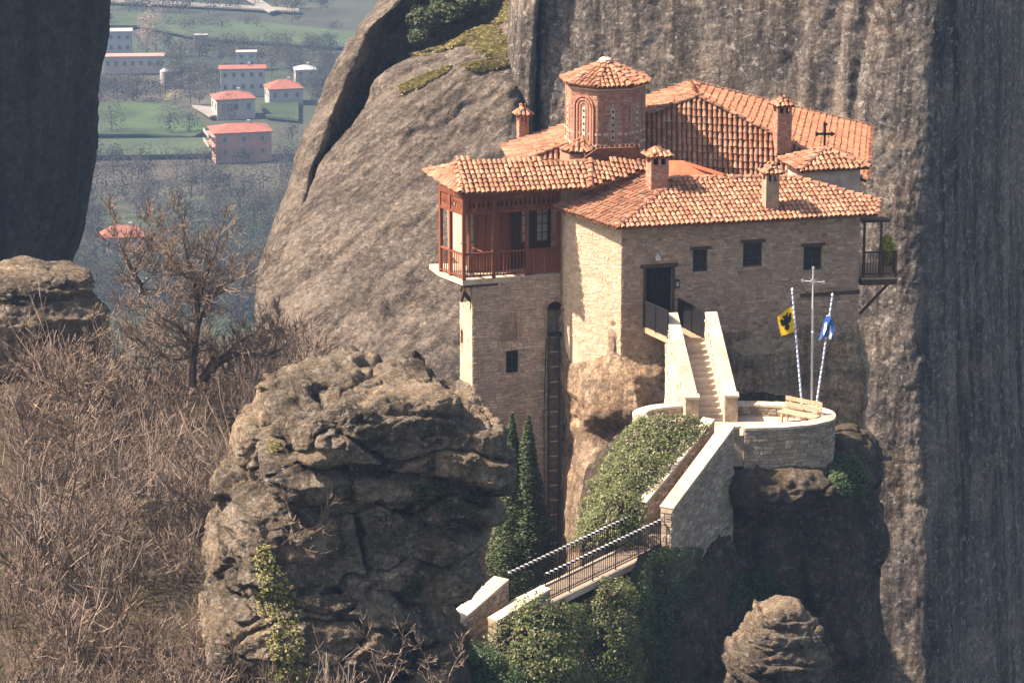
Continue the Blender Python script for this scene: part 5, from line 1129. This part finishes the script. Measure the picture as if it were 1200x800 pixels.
tuft('moss_patch', 'dark ivy patch low on the shaded cliff above the pinnacle', 'plant', tp, [(860, 672), (905, 662), (925, 690), (900, 705), (868, 706), (852, 720)], 2400, .09, M['ivy_shaded'], 416, .15)
# ================================================================ THE VALLEY
def flat(name, poly, mat, dz): structure(MB().prism([atz(u, v, VZ+dz) for u, v in poly], (0, 0, -.5)).build(name, M[mat]))
flat('field', [(20, 124), (150, 119), (202, 121), (228, 136), (246, 150), (226, 160), (170, 157), (20, 158)], 'field', .1)
flat('field', [(0, 17), (160, 14), (215, 17), (440, 40), (440, 58), (236, 44), (165, 30), (0, 28)], 'field2', .1)
flat('field', [(304, 121), (350, 117), (350, 140), (312, 136)], 'field', .1)
flat('field', [(0, 164), (250, 161), (250, 180), (0, 184)], 'field2', .1)
flat('track', [(280, -6), (297, -6), (325, 12), (316, 14)], 'road', .2)
flat('track', [(110, -3), (280, 6), (350, 10), (350, 13), (280, 9), (110, 1)], 'road', .15)
flat('track', [(152, 326), (196, 321), (198, 329), (150, 334)], 'road', .2)
flat('track', [(225, 123), (258, 126), (262, 134), (246, 136)], 'road', .2)
def house(label, u0, u1, ve, vb, vr, wall, roof, yaw=0., depth=.75, storeys=2, nwin=3, balc=False, flatroof=False):
    c = atz((u0+u1)/2, vb, VZ); dist = float(np.linalg.norm(c-CAM)); k = dist/FPX; Wd = (u1-u0)*k/(math.cos(yaw)+depth*abs(math.sin(yaw))); D = Wd*depth; H = max((vb-ve)*k/.975, 1.5); Rh = max((ve-vr)*k/.975-D*.1, .4)
    x = np.array((math.cos(yaw), math.sin(yaw), 0)); y = np.array((-x[1], x[0], 0)); t = thing('house', label, 'house', c); hw, hd = Wd/2, D/2; c = c+y*hd*.9
    cs = [c+x*sx*hw+y*sy*hd for sx, sy in ((-1, -1), (1, -1), (1, 1), (-1, 1))]; MB().prism([q-(0, 0, 1) for q in cs], (0, 0, H+1)).build('wall', M[wall], t)
    o = 1.08; ev = [c+x*sx*hw*o+y*sy*hd*o+np.array((0, 0, H+.002)) for sx, sy in ((-1, -1), (1, -1), (1, 1), (-1, 1))]
    m = MB()
    if flatroof: m.prism(ev, (0, 0, .4))
    else:
        m.prism(ev, (0, 0, .2)); e2 = [q+np.array((0, 0, .201)) for q in ev]; r0 = c-x*(hw*o-hd*o*.9)+np.array((0, 0, H+Rh)); r1 = c+x*(hw*o-hd*o*.9)+np.array((0, 0, H+Rh))
        if hw < hd: r0 = r1 = c+np.array((0, 0, H+Rh)); r1 = r1+x*.05
        m.add(np.array(e2+[r0, r1]), [(0, 1, 5, 4), (1, 2, 5), (2, 3, 4, 5), (3, 0, 4)])
    rf = m.build('roof', M[roof], t)
    if not flatroof: MB().box(c+x*hw*.3+np.array((0, 0, H+Rh*.8)), (.35, .35, .9)).build('chimney', M['housewhite'], rf)
    for f, L in ((straight(cs[0], x), Wd), (straight(cs[3], -y), D)):
        n = max(1, int(nwin*L/Wd)); sh = H/storeys
        for i in range(n):
            for j in range(storeys):
                s = L*(i+.5)/n; h = sh*(j+.35); w = MB().fbox(f, s-.5, s+.5, h-.05, h+sh*.42, -.1, .06).build('window', M['housewhite'], t); MB().fbox(f, s-.42, s+.42, h+.03, h+sh*.38, .0, .09).build('pane', M['farpane'], w)
        if balc and f.t[1] < 0:
            for j in range(storeys): b = MB().fbox(f, .3, L-.3, sh*(j+1)-.9 if j else sh*.9, (sh*(j+1)-.9 if j else sh*.9)+.16, .0, 1.5).build('balcony', M['housepink'], t); MB().fbox(f, .3, L-.3, (sh*(j+1)-.9 if j else sh*.9)+.17, (sh*(j+1)-.9 if j else sh*.9)+.9, 1.42, 1.5).build('railing', M['housewhite'], b)
house('pink two storey house with red hipped roof and side balconies', 248, 323, 156, 185, 144, 'housepink', 'roofred', R(14), .7, 2, 3, True)
house('white house with a broad red roof above the green field', 250, 303, 117, 135, 106, 'housewhite', 'roofred', R(16), .8, 1, 3)
house('white house with red roof against the foot of the ridge', 312, 358, 105, 119, 93, 'housewhite', 'roofred', R(14), .8, 1, 3)
house('tall narrow white house half hidden by the ridge', 345, 372, 83, 97, 76, 'housewhite', 'houseblue', R(10), .8, 2, 2)
house('long grey blue house with a flat dull red roof', 258, 312, 82, 109, 77, 'houseblue', 'roofred', R(6), .5, 2, 5)
house('two storey building with a pale flat roof beside the dark cliff', 116, 155, 39, 62, 35, 'houseblue', 'housewhite', R(5), .6, 2, 4, False, True)
house('long low beige building with pale roof', 122, 190, 68, 82, 63, 'housewhite', 'housepink', R(3), .3, 1, 7, False, True)
house('small pale flat roofed house behind the long grey blue house', 277, 301, 63, 78, 58, 'houseblue', 'housewhite', R(4), .6, 2, 2, False, True)
house('little white shed in the far meadow', 227, 244, 44, 49, 41, 'housewhite', 'housewhite', R(8), .6, 1, 2, False, True)
house('lone red roofed house among the grey woods', 118, 174, 279, 297, 264, 'housewhite', 'roofred', R(8), .6, 1, 4)
sl = atz(193, 96, VZ); t = thing('silo', 'white round silo beside the long beige building', 'silo', sl); MB().tube([sl-(0, 0, .5), sl+(0, 0, 2.8)], 1.2, 14).build('drum', M['housewhite'], t); MB().tube([sl+(0, 0, 2.8), sl+(0, 0, 3.6)], [1.25, .2], 14).build('cap', M['houseblue'], t)
# woods and hedges
def far_tree(mbl, mbt, c, h, w, n, rg):
    D = unit(n, rg); k = rg.random(n)**.4; P = c+np.array((0, 0, h*.5))+D*k[:, None]*np.array((w, w, h*.5))*(1+.35*fbm(D*2+c[0], 1.2, 2, 3))[:, None]
    V, F = leaves(P, D+np.array((0, -.6, .8)), .36, rg, jit=.5); mbl.add(V, F)
    mbt.tube([c-(0, 0, .5), c+(0, 0, h*.6)], [.14, .05], 4)
rg = np.random.default_rng(900); ml, mt2, mg = MB(), MB(), MB()
blocked = [(248, 323, 140, 190), (250, 303, 104, 140), (312, 358, 90, 122), (258, 312, 74, 112), (116, 190, 33, 84), (118, 174, 262, 300), (110, 246, 121, 157)]
def put(u, v, h, w, n=190):
    if any(a < u < b and v > c and v-h*4.5 < d-4 and v < d+28 for a, b, c, d in blocked): return
    far_tree(mg if rg.random() < .25 else ml, mt2, atz(u, v, VZ), h, w, n, rg)
for _ in range(640): put(rg.uniform(-40, 400), 192+rg.random()**.8*190, rg.uniform(4.5, 8.5), rg.uniform(2.2, 4.2))
for v0, n in ((188, 30), (160, 30), (119, 30), (114, 34), (106, 36), (98, 40), (90, 44), (84, 40), (76, 40), (68, 40), (60, 44), (54, 30), (30, 14), (13, 26), (6, 34), (-2, 34), (-10, 30), (-20, 26)):
    for _ in range(n): put(rg.uniform(30, 390), v0+rg.normal(0, 2.2), rg.uniform(2.5, 5.5), rg.uniform(1.8, 4.4), 150)
tag(ml.build('woods', M['fartree']), kind='stuff'); tag(mg.build('woods', M['fargreen']), kind='stuff'); tag(mt2.build('woods', M['bark']), kind='stuff')
for lb, u, v, h, w, mat, n in (('tall pinkish bare poplar clump between the beige building and the meadow', 183, 62, 14, 4.2, 'farpink', 1100), ('second pinkish bare poplar leaning beside the first one', 172, 60, 11, 3.2, 'farpink', 700), ('dark leafless tree standing on the bright green field', 199, 156, 8.5, 3.0, 'fartree', 420), ('dark leafless tree at the left end of the green field', 131, 154, 9.5, 3.6, 'fartree', 420), ('small dark tree by the right end of the green field', 222, 154, 6.5, 2.4, 'fartree', 300), ('round grey tree in front of the beige building', 137, 116, 8.5, 5, 'fartree', 600), ('grey tree crown in front of the white silo', 160, 114, 8, 4.2, 'fartree', 500), ('dark round bush before the pink house', 283, 187, 3.0, 3.2, 'fargreen', 260), ('bare tree before the white house', 268, 140, 6.5, 2.6, 'fartree', 300), ('yellow green shrub at the edge of the green field', 205, 121, 3.5, 2.6, 'ivy_yellow', 200)):
    c = atz(u, v, VZ); t = thing('valley_tree', lb, 'tree', c); a, b = MB(), MB(); far_tree(a, b, c, h, w, n, rg); a.build('crown', M[mat], t); b.build('trunk', M['bark'], t)
# ================================================================ HAZE
if HAZE:
    hm = bpy.data.materials.new('valley_haze'); hm.use_nodes = True; nt = hm.node_tree; nt.nodes.remove(nt.nodes['Principled BSDF']); pv = nt.nodes.new('ShaderNodeVolumePrincipled')
    pv.inputs['Color'].default_value = (.33, .60, 1.0, 1); pv.inputs['Density'].default_value = HAZE; pv.inputs['Anisotropy'].default_value = .0
    nt.links.new(pv.outputs[0], nt.nodes['Material Output'].inputs['Volume'])
    tag(MB().box((0, 1800, (36+VZ-4)/2), (3100, 2300, (36-VZ+4)/2)).build('haze', hm), kind='stuff')
